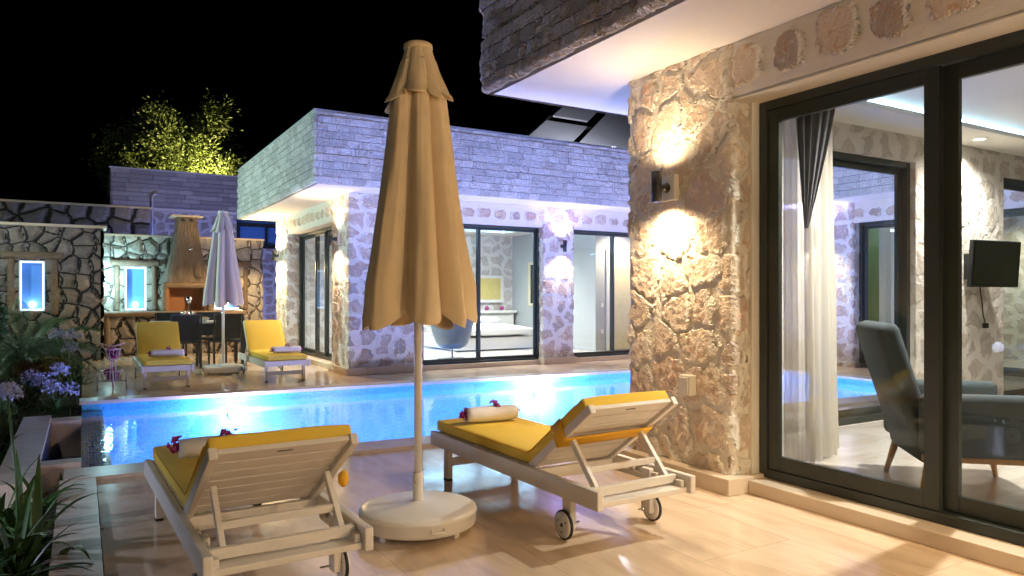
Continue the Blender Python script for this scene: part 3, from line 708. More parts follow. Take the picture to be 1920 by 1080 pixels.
m = MB(); m.sheet([(.30, 16.85), (.75, 16.85)], .0, 2.40, .028); m.sheet([(1.16, 16.85), (2.46, 16.85)], .0, 2.40, .028); m.sheet([(2.98, 16.85), (3.44, 16.85), (3.44, 17.3)], .0, 2.40, .028)
for a, b in ((.75, 1.16), (2.46, 2.98)):
    m.sheet([(a, 16.85), (b, 16.85)], 0, .88, .028); m.sheet([(a, 16.85), (b, 16.85)], 1.78, 2.40, .028)
m.build('wall', 'crazy_pale', bw)
MB().box(.31, 3.40, 17.06, 17.25, 0, 2.40).build('wall_core', 'plaster', bw)
MB().bbox(.31, 3.50, 16.77, 17.35, 2.40, 2.44, .008).build('wall_cap', 'limestone', bw)
# lit niches
def niche(x0, x1, y, z0, z1, lab, e=26):
    t = thing('lit_panel', lab, 'lit window', ((x0 + x1) / 2, y, z0), 0, 'lit glass panels in the garden walls')
    MB().box(x0 - .02, x1 + .02, y + .17, y + .19, z0 - .02, z1 + .02).build('back_plate', 'blue_panel', t)
    b = MB(); b.box(x0 - .03, x0 - .0, y - .0, y + .17, z0 - .03, z1 + .03); b.box(x1 + .0, x1 + .03, y - .0, y + .17, z0 - .03, z1 + .03); b.box(x0, x1, y, y + .17, z0 - .03, z0); b.box(x0, x1, y, y + .17, z1, z1 + .03)
    b.build('niche_lining', 'white_wall', t)
    f = MB(); frame_rect(f, 'y', y - .012, .012, x0, x1, z0, z1, .022); f.build('glow_frame', 'led_frame', t)
    bm = bmesh.new(); bmesh.ops.create_icosphere(bm, subdivisions=3, radius=.055); bmesh.ops.translate(bm, verts=bm.verts, vec=((x0 + x1) / 2, y + .09, z0 + .10))
    MB().bm(bm, True).build('bulb', 'bulb', t)
    light('bulb_light', 'POINT', ((x0 + x1) / 2, y + .08, z0 + .10), 1.5, (.8, .9, 1.0), t, shadow_soft_size=.057)
niche(-.93, -.58, 15.45, .93, 1.79, 'blue lit glass panel in the dark wall, leftmost, behind the palm', 16)
niche(.77, 1.14, 16.85, .90, 1.76, 'blue lit glass panel in the pale wall left of the barbecue chimney', 34)
niche(2.48, 2.96, 16.85, .90, 1.76, 'blue lit glass panel hidden behind the folded far parasol', 8)
def wobbly(a, b, r, seed, n=14, rings=18, amp=.12, mat='log', name='log_lintel', parent=None):
    a = Vector(a); b = Vector(b)
    pts = [a.lerp(b, i / rings) + Vector((0, 0, .012 * mnoise.noise(Vector((i * .4, seed, 0))))) for i in range(rings + 1)]
    m = MB(); m.tube(pts, [r * (1 + amp * mnoise.noise(Vector((i * .7, seed * 3.1, 1)))) for i in range(rings + 1)], n)
    return m.build(name, mat, parent)
wobbly((.50, 16.80, 1.86), (1.40, 16.80, 1.86), .07, 1, parent=bw)
wobbly((.62, 16.82, .88), (.62, 16.82, 1.80), .055, 4, parent=bw, name='log_post'); wobbly((1.30, 16.82, .88), (1.30, 16.82, 1.80), .055, 5, parent=bw, name='log_post')
wobbly((2.25, 16.80, 1.88), (3.2, 16.80, 1.88), .07, 2, parent=bw); wobbly((3.1, 16.82, .88), (3.1, 16.82, 1.80), .055, 6, parent=bw, name='log_post')
wobbly((-1.2, 15.42, 1.90), (-.28, 15.42, 1.90), .07, 7, parent=gl); wobbly((-.42, 15.43, .85), (-.42, 15.43, 1.84), .06, 8, parent=gl, name='log_post'); wobbly((-1.06, 15.43, .85), (-1.06, 15.43, 1.84), .06, 9, parent=gl, name='log_post')
# counter
ct = thing('barbecue_counter', 'stone barbecue counter with rough log edge along the back wall', 'counter', (1.6, 16.25, 0))
MB().sheet([(.31, 16.25), (2.95, 16.25), (2.95, 16.82)], 0, .80, .028).build('counter_base', 'crazy_dark', ct)
MB().bbox(.31, 2.98, 16.16, 16.80, .80, .865, .008).build('counter_top', 'table_top', ct)
wobbly((.31, 16.15, .825), (2.99, 16.15, .825), .055, 3, rings=40, parent=ct, name='log_edge')
wobbly((.42, 16.2, 0), (.42, 16.2, .78), .06, 13, parent=ct, name='log_post')
# barbecue chimney
ch = thing('barbecue_chimney', 'brown sculpted bark barbecue chimney standing on the counter', 'barbecue', (1.87, 16.5, .865))
prof = [(.865, .43), (1.40, .42), (1.46, .455), (1.62, .44), (1.85, .385), (2.1, .315), (2.35, .27), (2.5, .262), (2.54, .235), (2.80, .222)]
m = MB(); n = 40; vs = []
zs = [1.40 + i * .028 for i in range(51)]
def wid(z):
    for (za, wa), (zb_, wb) in zip(prof, prof[1:]):
        if za <= z <= zb_: return wa + (wb - wa) * (z - za) / (zb_ - za)
    return prof[-1][1]
for z in zs:
    hw = wid(z); hd = .26 * (.6 + .4 * hw / .43)
    for k in range(n):
        a = 2 * PI * k / n; cx, sy = math.cos(a), math.sin(a)
        q = 1 / max(abs(cx), abs(sy)) ** .75
        r = 1 + .07 * mnoise.noise(Vector((math.cos(a) * 1.6, math.sin(a) * 1.6, z * 1.9))) + .03 * mnoise.noise(Vector((math.cos(a) * 9, math.sin(a) * 9, z * .8))) + .015 * mnoise.noise(Vector((k * 3.1, z * 5, 3)))
        vs.append((1.87 + hw * cx * q * .93 * r, 16.52 + hd * sy * q * .93 * r, z))
fs = [(j * n + k, j * n + (k + 1) % n, (j + 1) * n + (k + 1) % n, (j + 1) * n + k) for j in range(len(zs) - 1) for k in range(n)]
MB().add(vs, fs, True).build('hood', 'bark_v', ch)
MB().bbox(1.57, 2.17, 16.25, 16.8, 2.80, 2.835, .008).build('chimney_cap', 'limestone', ch)
hl = MB()
for x in (1.80, 1.955): hl.lathe([(.001, 0), (.035, 0), (.035, .02), (.001, .021)], (x, 16.295, 2.73), 16, axis='y')
hl.build('smoke_hole', 'rubber', ch)
fb = MB(); fb.bbox(1.45, 1.53, 16.27, 16.8, .866, 1.38, .01); fb.bbox(2.21, 2.29, 16.27, 16.8, .866, 1.38, .01); fb.bbox(1.53, 2.21, 16.72, 16.8, .866, 1.38, .005)
fb.build('firebox', 'terracotta', ch)
wobbly((1.40, 16.25, 1.40), (2.34, 16.25, 1.40), .06, 11, parent=ch, name='log_mantel'); wobbly((1.44, 16.25, .87), (1.44, 16.25, 1.36), .05, 12, parent=ch, name='log_post'); wobbly((2.30, 16.25, .87), (2.30, 16.25, 1.36), .05, 15, parent=ch, name='log_post')
MB().lathe([(.001, -.03), (.022, -.028), (.03, 0), (.001, 0.02)], (1.93, 16.19, 2.14), 16, axis='y').build('round_knob', 'chrome', ch)
mo = MB(); pts = [(2.16 + .085 * math.cos(R(a)), 16.19 , 1.66 + .10 * math.sin(R(a))) for a in range(150, 331, 15)]
mo.tube(pts, [.006 + .012 * math.sin(PI * i / (len(pts) - 1)) for i in range(len(pts))], 8).build('moon_relief', 'bark_v', ch)
# buildings and walls further away
hb = thing('garden_wall', 'long dark boundary wall of round stones rising behind the garden', 'wall', (-4, 19, 0))
MB().sheet([(-12, 19), (1.36, 19), (1.36, 19.4)], 0, 3.20, .06).build('wall', 'crazy_back', hb)
MB().box(-12, 1.30, 19.12, 19.35, 0, 3.2).build('wall_core', 'plaster', hb)
MB().bbox(-12, 1.42, 18.95, 19.45, 3.20, 3.25, .01).build('wall_cap', 'limestone', hb)
nb = thing('neighbour_house', 'neighbouring villa with purple lit stone roof band under the tree', 'house', (5, 22.5, 0))
MB().sheet([(.67, 24), (.67, 22.0), (11, 22.0)], 3.56, 4.56, .045).build('fascia', 'brick_back', nb)
MB().box(.72, 11, 22.06, 30, 3.50, 4.5).build('roof', 'plaster', nb)
MB().bbox(.62, 11, 21.94, 22.1, 4.56, 4.60, .005).build('roof_cap', 'roof_metal', nb)
MB().sheet([(1.1, 22.5), (3.9, 22.5)], 0, 3.5, .07).sheet([(6.4, 22.5), (11, 22.5)], 0, 3.5, .07).sheet([(3.9, 22.5), (6.4, 22.5)], 0, 2.58, .07).build('wall', 'rubble_far', nb)
MB().box(1.12, 10.9, 22.75, 23.0, 0, 3.5).build('wall_core', 'blue_panel', nb)
slider(nb, 'y', 22.52, 3.9, 6.4, 2.58, 3.32, (4.75, 5.6), name='window', mat='frame_dark', sash=.05)
pp = MB(); pp.tube([(1.64, 21.93, 0), (1.64, 21.93, 3.86), (1.70, 21.93, 3.93), (1.78, 21.93, 3.93)], .035, 10).build('downpipe', 'roof_metal', nb)

# roof collectors on the far villa
so = thing('solar_array', 'grey roof panels on a tilted frame above the far villa roof', 'solar panels', (8.5, 12.3, 3.7))
O = Vector((7.15, 11.6, 4.10)); U = Vector((1, 0, -.01)); V = Vector((1.5, 1.0, 1.02)) / 1.0
def sp(u, v, k=0): 
    nn = U.cross(V).normalized(); return O + U * u + V * v + nn * k
fr = MB()
for (u0, v0, u1, v1) in ((-.05, -.3, -.05, 1.05), (1.9, -.3, 1.9, 1.05), (-.05, .52, 4.2, .52), (-.05, 1.05, 4.2, 1.05), (3.9, -.3, 3.9, 1.05)):
    fr.bar(sp(u0, v0), sp(u1, v1), .08, .05, side=(0, 1, 0))
for u in (.2, 3.0): fr.bar(Vector((O.x + u + .6, 12.2, 3.7)), sp(u, .45, 0), .06, .06)
fr.build('support_frame', 'black_metal', so)
for i, (u0, u1, v0, v1, sk_) in enumerate(((.02, 1.0, -.25, .44, .0), (.05, .90, .60, 1.0, .0), (1.15, 2.9, -.25, .98, .1), (3.0, 4.0, -.25, .44, 0), (3.0, 4.0, .6, 1.0, 0))):
    q = [sp(u0, v0, .06), sp(u1, v0, .06), sp(u1 - sk_, v1, .06), sp(u0 + sk_ * .2, v1, .06)]; nn = U.cross(V).normalized() * .04
    MB().add([p_ for p_ in q] + [p_ + nn for p_ in q], [(3, 2, 1, 0), (4, 5, 6, 7), (0, 1, 5, 4), (1, 2, 6, 5), (2, 3, 7, 6), (3, 0, 4, 7)]).build('panel', 'solar', so)

# added fill lamps: violet between the back walls, another under the collectors
ps = thing('garden_spot', 'added hidden violet fill lamp behind the barbecue wall', 'spotlight', (3.2, 18.6, 0))
MB().tube([(3.2, 18.6, 0), (3.2, 18.6, .5)], .03, 10).build('spot_body', 'black_metal', ps)
light('violet_fill', 'POINT', (3.2, 18.6, .58), 170, (.30, .36, 1.0), ps, shadow_soft_size=.06)

el = thing('wall_lamp', 'small added cyan lamp on the end of the dark garden wall over the counter', 'wall lamp', (.345, 16.3, 1.5))  # added lamp for the cyan wash over counter and wall
MB().lathe([(.001, .07), (.035, .06), (.04, -.05), (.001, -.06)], (.375, 16.3, 1.5), 14).build('lamp_body', 'black_metal', el)
light('cyan_fill', 'POINT', (.46, 16.3, 1.5), 30, (.45, .88, 1.0), el, shadow_soft_size=.05)
rs = thing('added_roof_lamp', 'added unseen lamp on the far roof brightening the grey roof panels', 'spotlight', (8.2, 10.3, 3.72))  # added to brighten the panels, hidden by the roof edge
MB().tube([(8.2, 10.3, 3.70), (8.2, 10.4, 3.80)], [.04, .06], 12).build('spot_body', 'black_metal', rs)
light('roof_fill', 'POINT', (8.2, 10.3, 3.92), 75, (.82, .84, 1.0), rs, shadow_soft_size=.1)

# ================================================================== WALL LAMPS
def sconce(loc, face, lab, eu=26, ed=40, colu=(1, .74, .42), cold=(1, .74, .42), up_cap='lamp_warm', dn_cap='lamp_violet', size=R(125), blend=.7):
    """up-and-down cylinder lamp; face = unit vector out of the wall; loc = point on the wall"""
    x, y, z = loc; fx, fy = face; d = .13
    t = thing('wall_lamp', lab, 'wall lamp', loc, 0, 'up and down wall lamps on the villa piers')
    cx, cy_ = x + fx * d, y + fy * d
    MB().lathe([(.030, -.10), (.034, -.10), (.034, .10), (.030, .10), (.030, .06), (.030, -.06), (.030, -.10)], (cx, cy_, z), 20).build('lamp_body', 'frame_dark' if False else 'black_metal', t)
    MB().lathe([(.001, .085), (.0295, .085)], (cx, cy_, z), 20).build('upper_lens', up_cap, t)
    MB().lathe([(.0295, -.085), (.001, -.085)], (cx, cy_, z), 20).build('lower_lens', dn_cap, t)
    MB().tube([(x + fx * .035, y + fy * .035, z), (x + fx * (d - .03), y + fy * (d - .03), z)], [.035, .018], 12).build('arm', 'black_metal', t)
    s_ = Vector((fy, -fx, 0)).normalized() * .07 if True else None
    m = MB(); m.bbox(-.07, .07, -.05, .04, -.085, .085, .008, Matrix.Translation((x, y, z)) @ Matrix.Rotation(math.atan2(fy, fx) - PI / 2, 4, 'Z'))
    m.build('mounting_block', 'plaster_cream', t)
    light('lamp_glow', 'SPOT', (cx, cy_, z + .12), eu, colu, t, target=(cx, cy_, z + 5), spot_size=size, spot_blend=blend, shadow_soft_size=.028)
    light('lamp_glow', 'SPOT', (cx, cy_, z - .12), ed, cold, t, target=(cx, cy_, z - 5), spot_size=size, spot_blend=blend, shadow_soft_size=.028)
    return t
W = (1, .75, .46)
sconce((3.39, 3.66, 1.91), (-1, 0), 'cylinder wall lamp on the rough near pier beside the sliding door', 12, 34, W, W, size=R(160), blend=1.0)
sconce((3.39, .10, 1.95), (-1, 0), 'cylinder wall lamp on the second pier of the near villa, beside the camera', 45, 78, (1, .70, .38), (1, .70, .38), size=R(165))
ln = thing('added_lantern', 'added round fill lantern on the near villa wall behind the camera', 'wall lamp', (3.36, -2.6, 2.1))  # added behind the camera to warm the parasol cloth
MB().lathe([(.001, .11), (.07, .10), (.09, 0), (.07, -.10), (.001, -.11)], (3.28, -2.6, 2.1), 18).build('globe', 'globe_glow', ln)
MB().bbox(3.33, 3.40, -2.66, -2.54, 2.02, 2.18, .01).build('bracket', 'black_metal', ln)
light('lantern_fill', 'POINT', (3.12, -2.6, 2.1), 100, (1, .78, .52), ln, shadow_soft_size=.09)
sconce((3.42, 11.07, 2.06), (-1, 0), 'cylinder wall lamp on the corner pier of the far villa', 20, 40, W, W, size=R(140))
sconce((3.42, 14.9, 1.98), (-1, 0), 'cylinder wall lamp on the rear pier of the far villa, leftmost', 60, 90, (1, .70, .34), (1, .70, .34), size=R(179), blend=.2)
sconce((7.24, 10.61, 2.05), (0, -1), 'cylinder wall lamp on the pier between the far villa windows', 40, 24, (.30, .24, 1.0), (1, .82, .66), size=R(130))
sconce((10.97, 8.2, 2.2), (-1, 0), 'cylinder wall lamp on the east wing pier seen through the near room', 70, 60, (.42, .36, 1.0), (1, .82, .66), size=R(140))

# ================================================================== SUN LOUNGERS
def lounger(name_label, loc, rz, ang, group, strap=True):
    t = thing('sun_lounger', name_label, 'sun lounger', loc, rz, group)
    W2 = .292
    for sx in (-1, 1):
        m = MB(); m.bbox(sx * W2 - .0175, sx * W2 + .0175, -.90, .88, .21, .30, .007); m.build('side_rail', 'white_wood', t, False)
    for y0_, y1_, z0_, z1_ in ((.83, .865, .225, .295), (-.875, -.78, .215, .24), (-.30, -.27, .215, .275)):
        MB().bbox(-W2 + .018, W2 - .018, y0_, y1_, z0_, z1_, .004).build('cross_bar', 'white_wood', t, False)
    for sx in (-1, 1):
        m = MB(); m.bbox(sx * (W2 - .038) - .018, sx * (W2 - .038) + .018, .70, .755, 0.012, .285, .004); lg = m.build('leg', 'white_wood', t, False)
        MB().bbox(sx * (W2 - .038) - .019, sx * (W2 - .038) + .019, .699, .756, 0, .012, .002).build('foot_pad', 'rubber', lg, False)
    MB().bbox(-W2 + .055, W2 - .055, .715, .74, .09, .145, .004).build('leg_stretcher', 'white_wood', t, False)
    for sx in (-1, 1):
        m = MB(); m.bbox(sx * (W2 - .036) - .017, sx * (W2 - .036) + .017, -.64, -.57, .05, .285, .006).build('wheel_post', 'white_wood', t, False)
        xw = sx * (W2 - .006); y0 = -.605
        m = MB(); m.lathe([(.001, -.012), (.02, -.014), (.058, -.014), (.064, -.008), (.064, .008), (.058, .014), (.02, .014), (.001, .012)], (xw, y0, .073), 28, axis='x')
        wh = m.build('wheel', 'white_paint', t, False)
        MB().lathe([(.063, -.007), (.073, -.005), (.073, .005), (.063, .007), (.063, -.007)], (xw, y0, .073), 28, axis='x').build('tyre', 'rubber', wh, False)
        hb_ = MB(); hb_.lathe([(.001, -.019), (.009, -.018), (.009, .018), (.001, .019)], (xw, y0, .073), 10, axis='x')
        for k in range(3):
            a = R(30 + 120 * k); hb_.lathe([(.001, -.0155), (.006, -.015), (.006, .015), (.001, .0155)], (xw, y0 + .035 * math.cos(a), .073 + .035 * math.sin(a)), 8, axis='x')
        hb_.build('hub_bolt', 'frame_grey', wh, False)
        MB().tube([(xw, y0, .073), (sx * (W2 - .10), y0, .073)], .005, 8).build('axle', 'chrome', t, False)
    # notched rest rail for the prop
    for sx in (-1, 1):
        m = MB(); m.bbox(sx * (W2 - .032) - .013, sx * (W2 - .032) + .013, -.86, -.42, .222, .25, .004)
        for k in range(5): m.bbox(sx * (W2 - .032) - .012, sx * (W2 - .032) + .012, -.86 + k * .09, -.82 + k * .09, .25, .272, .004)
        m.build('notched_rail', 'white_wood', t, False)
    m = MB()
    for k in range(11): m.bbox(-W2 + .02, W2 - .02, -.22 + k * .093, -.22 + k * .093 + .072, .282, .300, .004)
    m.build('seat_slats', 'white_wood', t, False)
    hy, hz = -.265, .305; ca, sa = math.cos(ang), math.sin(ang); L = .645
    def bp(x, s_, n_): return Vector((x, hy - ca * s_ + sa * n_ * 1.0, hz + sa * s_ + ca * n_))   # s along the back, n out of its front
    # local frame matrix: x, along(back), normal(front/up)
    mat = Matrix(((1, 0, 0, 0), (0, -ca, sa, hy), (0, sa, ca, hz), (0, 0, 0, 1)))
    for sx in (-1, 1): bk = MB().bbox(sx * .262 - .016, sx * .262 + .016, 0, L, -.045, .0, .005, mat).build('back_frame', 'white_wood', t, False)
    m = MB()
    ns = 7; wv = L / ns
    for k in range(ns): m.bbox(-.245, .245, k * wv + .004, (k + 1) * wv - .007, -.026, -.006, .003, mat)
    m.build('back_slats', 'white_wood', t, False)
    MB().bbox(-.03, .03, L - .045, L - .035, -.027, -.024, .001, mat).build('screw_plate', 'rubber', bk, False)
    # prop
    py, pz = -.79, .262
    m = MB()
    tp_ = bp(0, .36, -.05)
    for sx in (-1, 1): m.bar((sx * .222, tp_.y, tp_.z), (sx * .222, py, pz), .022, .034)
    f_ = .58; m.bar((-.211, tp_.y + (py - tp_.y) * f_, tp_.z + (pz - tp_.z) * f_), (.211, tp_.y + (py - tp_.y) * f_, tp_.z + (pz - tp_.z) * f_), .03, .024, side=(0, 0, 1))
    m.bar((-.272, py, pz + .008), (.272, py, pz + .008), .04, .03, side=(0, 0, 1)); m.build('prop_frame', 'white_wood', t, False)
    # mattress
    th = .064; nseg = 26
    bm = bmesh.new(); W3 = .270
    prof = []
    h0 = .303
    # centre line stations : seat from foot to hinge, then up the back
    hyp = hy + .0
    st = [(.865 - i * (.865 - hyp) / 12, h0, 0) for i in range(13)]
    half = ang / 2
    tops, bots = [], []
    for i, (y_, z_, _) in enumerate(st):
        last = i == 12
        if last:
            k = th / math.cos(half); bots.append((y_, z_)); tops.append((y_ + math.sin(half) * k, z_ + math.cos(half) * k))
        else: bots.append((y_, z_)); tops.append((y_, z_ + th))
    tops[-2] = (tops[-1][0] + .06, tops[-2][1])
    for i in range(1, 10):
        s_ = (L - .03) * i / 9; b_ = (hyp - ca * s_, h0 + sa * s_); bots.append(b_); tops.append((b_[0] + sa * th * .86, b_[1] + ca * th * .86))
    ring = bots + tops[::-1]
    nx = 10; vs = []
    for j in range(nx + 1):
        x = -W3 + 2 * W3 * j / nx
        for i, (y_, z_) in enumerate(ring):
            top = i >= len(bots)
            puff = (.006 * (1 - (2 * j / nx - 1) ** 4) + .003 * mnoise.noise(Vector((x * 6, y_ * 5, z_ * 5 + loc[0])))) if top else 0
            vs.append((x, y_, z_ + puff))
    nr = len(ring); fs = [(j * nr + i, j * nr + (i + 1) % nr, (j + 1) * nr + (i + 1) % nr, (j + 1) * nr + i) for j in range(nx) for i in range(nr)]
    nb_ = len(bots)
    for e in (0, nx):
        for i in range(nb_ - 1):
            a, b = e * nr + i, e * nr + i + 1; c, d = e * nr + (nr - 2 - i), e * nr + (nr - 1 - i)
            fs.append((a, b, c, d) if e == 0 else (d, c, b, a))
    m = MB(); m.add(vs, fs, True); mt = m.build('mattress', 'cushion', t, False)
    bmm = bmesh.new(); bmm.from_mesh(mt.data); bmesh.ops.recalc_face_normals(bmm, faces=bmm.faces)
    ed = [e for e in bmm.edges if len(e.link_faces) == 2 and e.calc_face_angle(0) > .9]
    bmesh.ops.bevel(bmm, geom=ed, offset=.010, segments=3, profile=.5, affect='EDGES'); bmm.to_mesh(mt.data); bmm.free()
    pi_ = MB()
    for sx in (-1, 1):
        pi_.tube([(sx * (W3 + .001), y_ - .0, z_ - .006) for y_, z_ in tops[1:-1]], .0035, 6)
    pi_.build('piping', 'strap_yellow', mt, False)
    # elastic strap round the backrest
    if not strap: return t
    m = MB(); s0, s1 = .30, .40
    th2 = th + .010
    loop = [(-W3 - .008, -.052), (W3 + .008, -.052), (W3 + .010, .01), (W3 + .008, th2), (-W3 - .008, th2), (-W3 - .010, .01)]
    vs = []; fs = []
    nl = len(loop)
    ss = [s0 + (s1 - s0) * k / 4 for k in range(5)]
    for k, s_ in enumerate(ss):
        bul = .004 * math.sin(PI * k / 4)
        for x, nn in loop:
            if nn > th2 - .001: nn = th * .86 + .004   # lies on the cushion
            p_ = mat @ Vector((x * (1 + bul), s_ + (.012 * math.sin(x * 9) if nn < 0 else 0), nn - (bul if nn < 0 else 0))); vs.append(p_[:])
    for k in range(4):
        for i in range(nl): 
            if i == 3: continue
            fs.append((k * nl + i, k * nl + (i + 1) % nl, (k + 1) * nl + (i + 1) % nl, (k + 1) * nl + i))
    st_ = MB().add(vs, fs, True).build('strap', 'strap_yellow', t, False)
    md = st_.modifiers.new('thick', 'SOLIDIFY'); md.thickness = .004
    return t
def soft_ball(c, a, b, d):
    bm = bmesh.new(); bmesh.ops.create_icosphere(bm, subdivisions=3, radius=1)
    for v in bm.verts:
        k = 1 + .15 * mnoise.noise(v.co * 2); v.co = Vector((c[0] + v.co.x * a * k, c[1] + v.co.y * b * k, c[2] + v.co.z * d * k))
    return bm
gN = 'yellow cushioned sun loungers on the near terrace'; gF = 'yellow cushioned sun loungers across the pool'
LB = lounger('white wooden sun lounger with yellow cushion between the parasol base and the stone pier', (2.315, 3.57, 0), R(1), R(36), gN)
LA = lounger('white wooden sun lounger left of the near parasol, its slatted back towards the camera', (.635, 3.60, 0), R(2), R(33), gN, False)
kb = MB(); kb.bm(soft_ball((.635 + .30, 2.965, .44), .022, .022, .034), True)
kb.build('strap_knot', 'strap_yellow', LA)
LC = lounger('white wooden sun lounger in shade left of the far parasol, beside the tricycle planter', (.95, 11.14, .0), R(180), R(50), gF, False)
LD = lounger('white wooden sun lounger right of the far parasol with bright yellow raised back', (2.43, 11.10, 0), R(181), R(50), gF, False)
# towels with bougainvillea
def sprig(loc, lab, s=.03, n=16, sd=0):
    rnd = random.Random(sd); m = MB()
    for k in range(n):
        c = Vector((rnd.gauss(0, s * .6), rnd.gauss(0, s * .6), rnd.gauss(0, s * .5)))
        a = Vector((rnd.uniform(-1, 1), rnd.uniform(-1, 1), rnd.uniform(-1, 1))).normalized(); b = a.orthogonal().normalized(); r_ = s * rnd.uniform(.5, .9)
        nn = a.cross(b)
        m.add([Vector(loc) + c - a * r_, Vector(loc) + c + b * r_ * .7 + nn * r_ * .3, Vector(loc) + c + a * r_, Vector(loc) + c - b * r_ * .7 + nn * r_ * .3], [(0, 1, 2, 3)])
    return tag(m.build('flower', 'petal'), lab, 'flower', 'purple bougainvillea tucked into the rolled towels')
def towel(c, ax, z, lab, where, sd, L=.40, r=.054):
    rnd = random.Random(sd); ax = Vector((math.cos(ax), math.sin(ax), 0)); side = Vector((-ax.y, ax.x, 0)); c = Vector((c[0], c[1], z))
    # spiral roll cross section extruded
    n = 44; vs = []; fs = []; rings = 13
    for j in range(rings):
        f = j / (rings - 1) * 2 - 1
        for k in range(n):
            a = 2 * PI * k / n; rr = r * (1 + .05 * mnoise.noise(Vector((f * 2, math.cos(a), math.sin(a) + sd)))) * (1 - .10 * abs(f) ** 4)
            if k < 3: rr *= 1.0 + .10 * (1 - k / 3)
            p_ = c + ax * (f * L / 2) + side * (rr * 1.12 * math.cos(a)) + Vector((0, 0, r * .92 + rr * .92 * math.sin(a)))
            p_.z = max(p_.z, z); vs.append(p_)
    for j in range(rings - 1):
        for k in range(n): fs.append((j * n + k, j * n + (k + 1) % n, (j + 1) * n + (k + 1) % n, (j + 1) * n + k))
    fs += [tuple(range(n))[::-1], tuple((rings - 1) * n + k for k in range(n))]
    tw = tag(MB().add(vs, fs, True).build('towel', 'towel'), lab, 'towel', 'rolled white towels on the loungers')
    sprig(c - ax * (L / 2 + .008) + Vector((0, 0, r)), 'purple sprig in the left end of the towel ' + where, .032, 20, sd + 1)
    sprig(c + ax * (L / 2 + .005) + Vector((0, 0, r)), 'purple sprig in the right end of the towel ' + where, .022, 12, sd + 2)
    sprig(c + ax * .02 + Vector((0, 0, r * 1.95)), 'purple sprig on top of the towel ' + where, .028, 18, sd + 3)
towel((2.30, 4.17), R(-4), .379, 'rolled white towel on the right near lounger', 'on the right near lounger', 11, L=.35)
towel((.62, 4.00), R(-2), .379, 'rolled white towel mostly hidden behind the left near lounger back', 'on the left near lounger', 21)
towel((.98, 10.66), R(2), .379, 'rolled white towel on the shaded left far lounger', 'on the shaded left far lounger', 31)
towel((2.50, 10.52), R(4), .379, 'rolled white towel on the bright right far lounger', 'on the bright right far lounger', 41, L=.38)

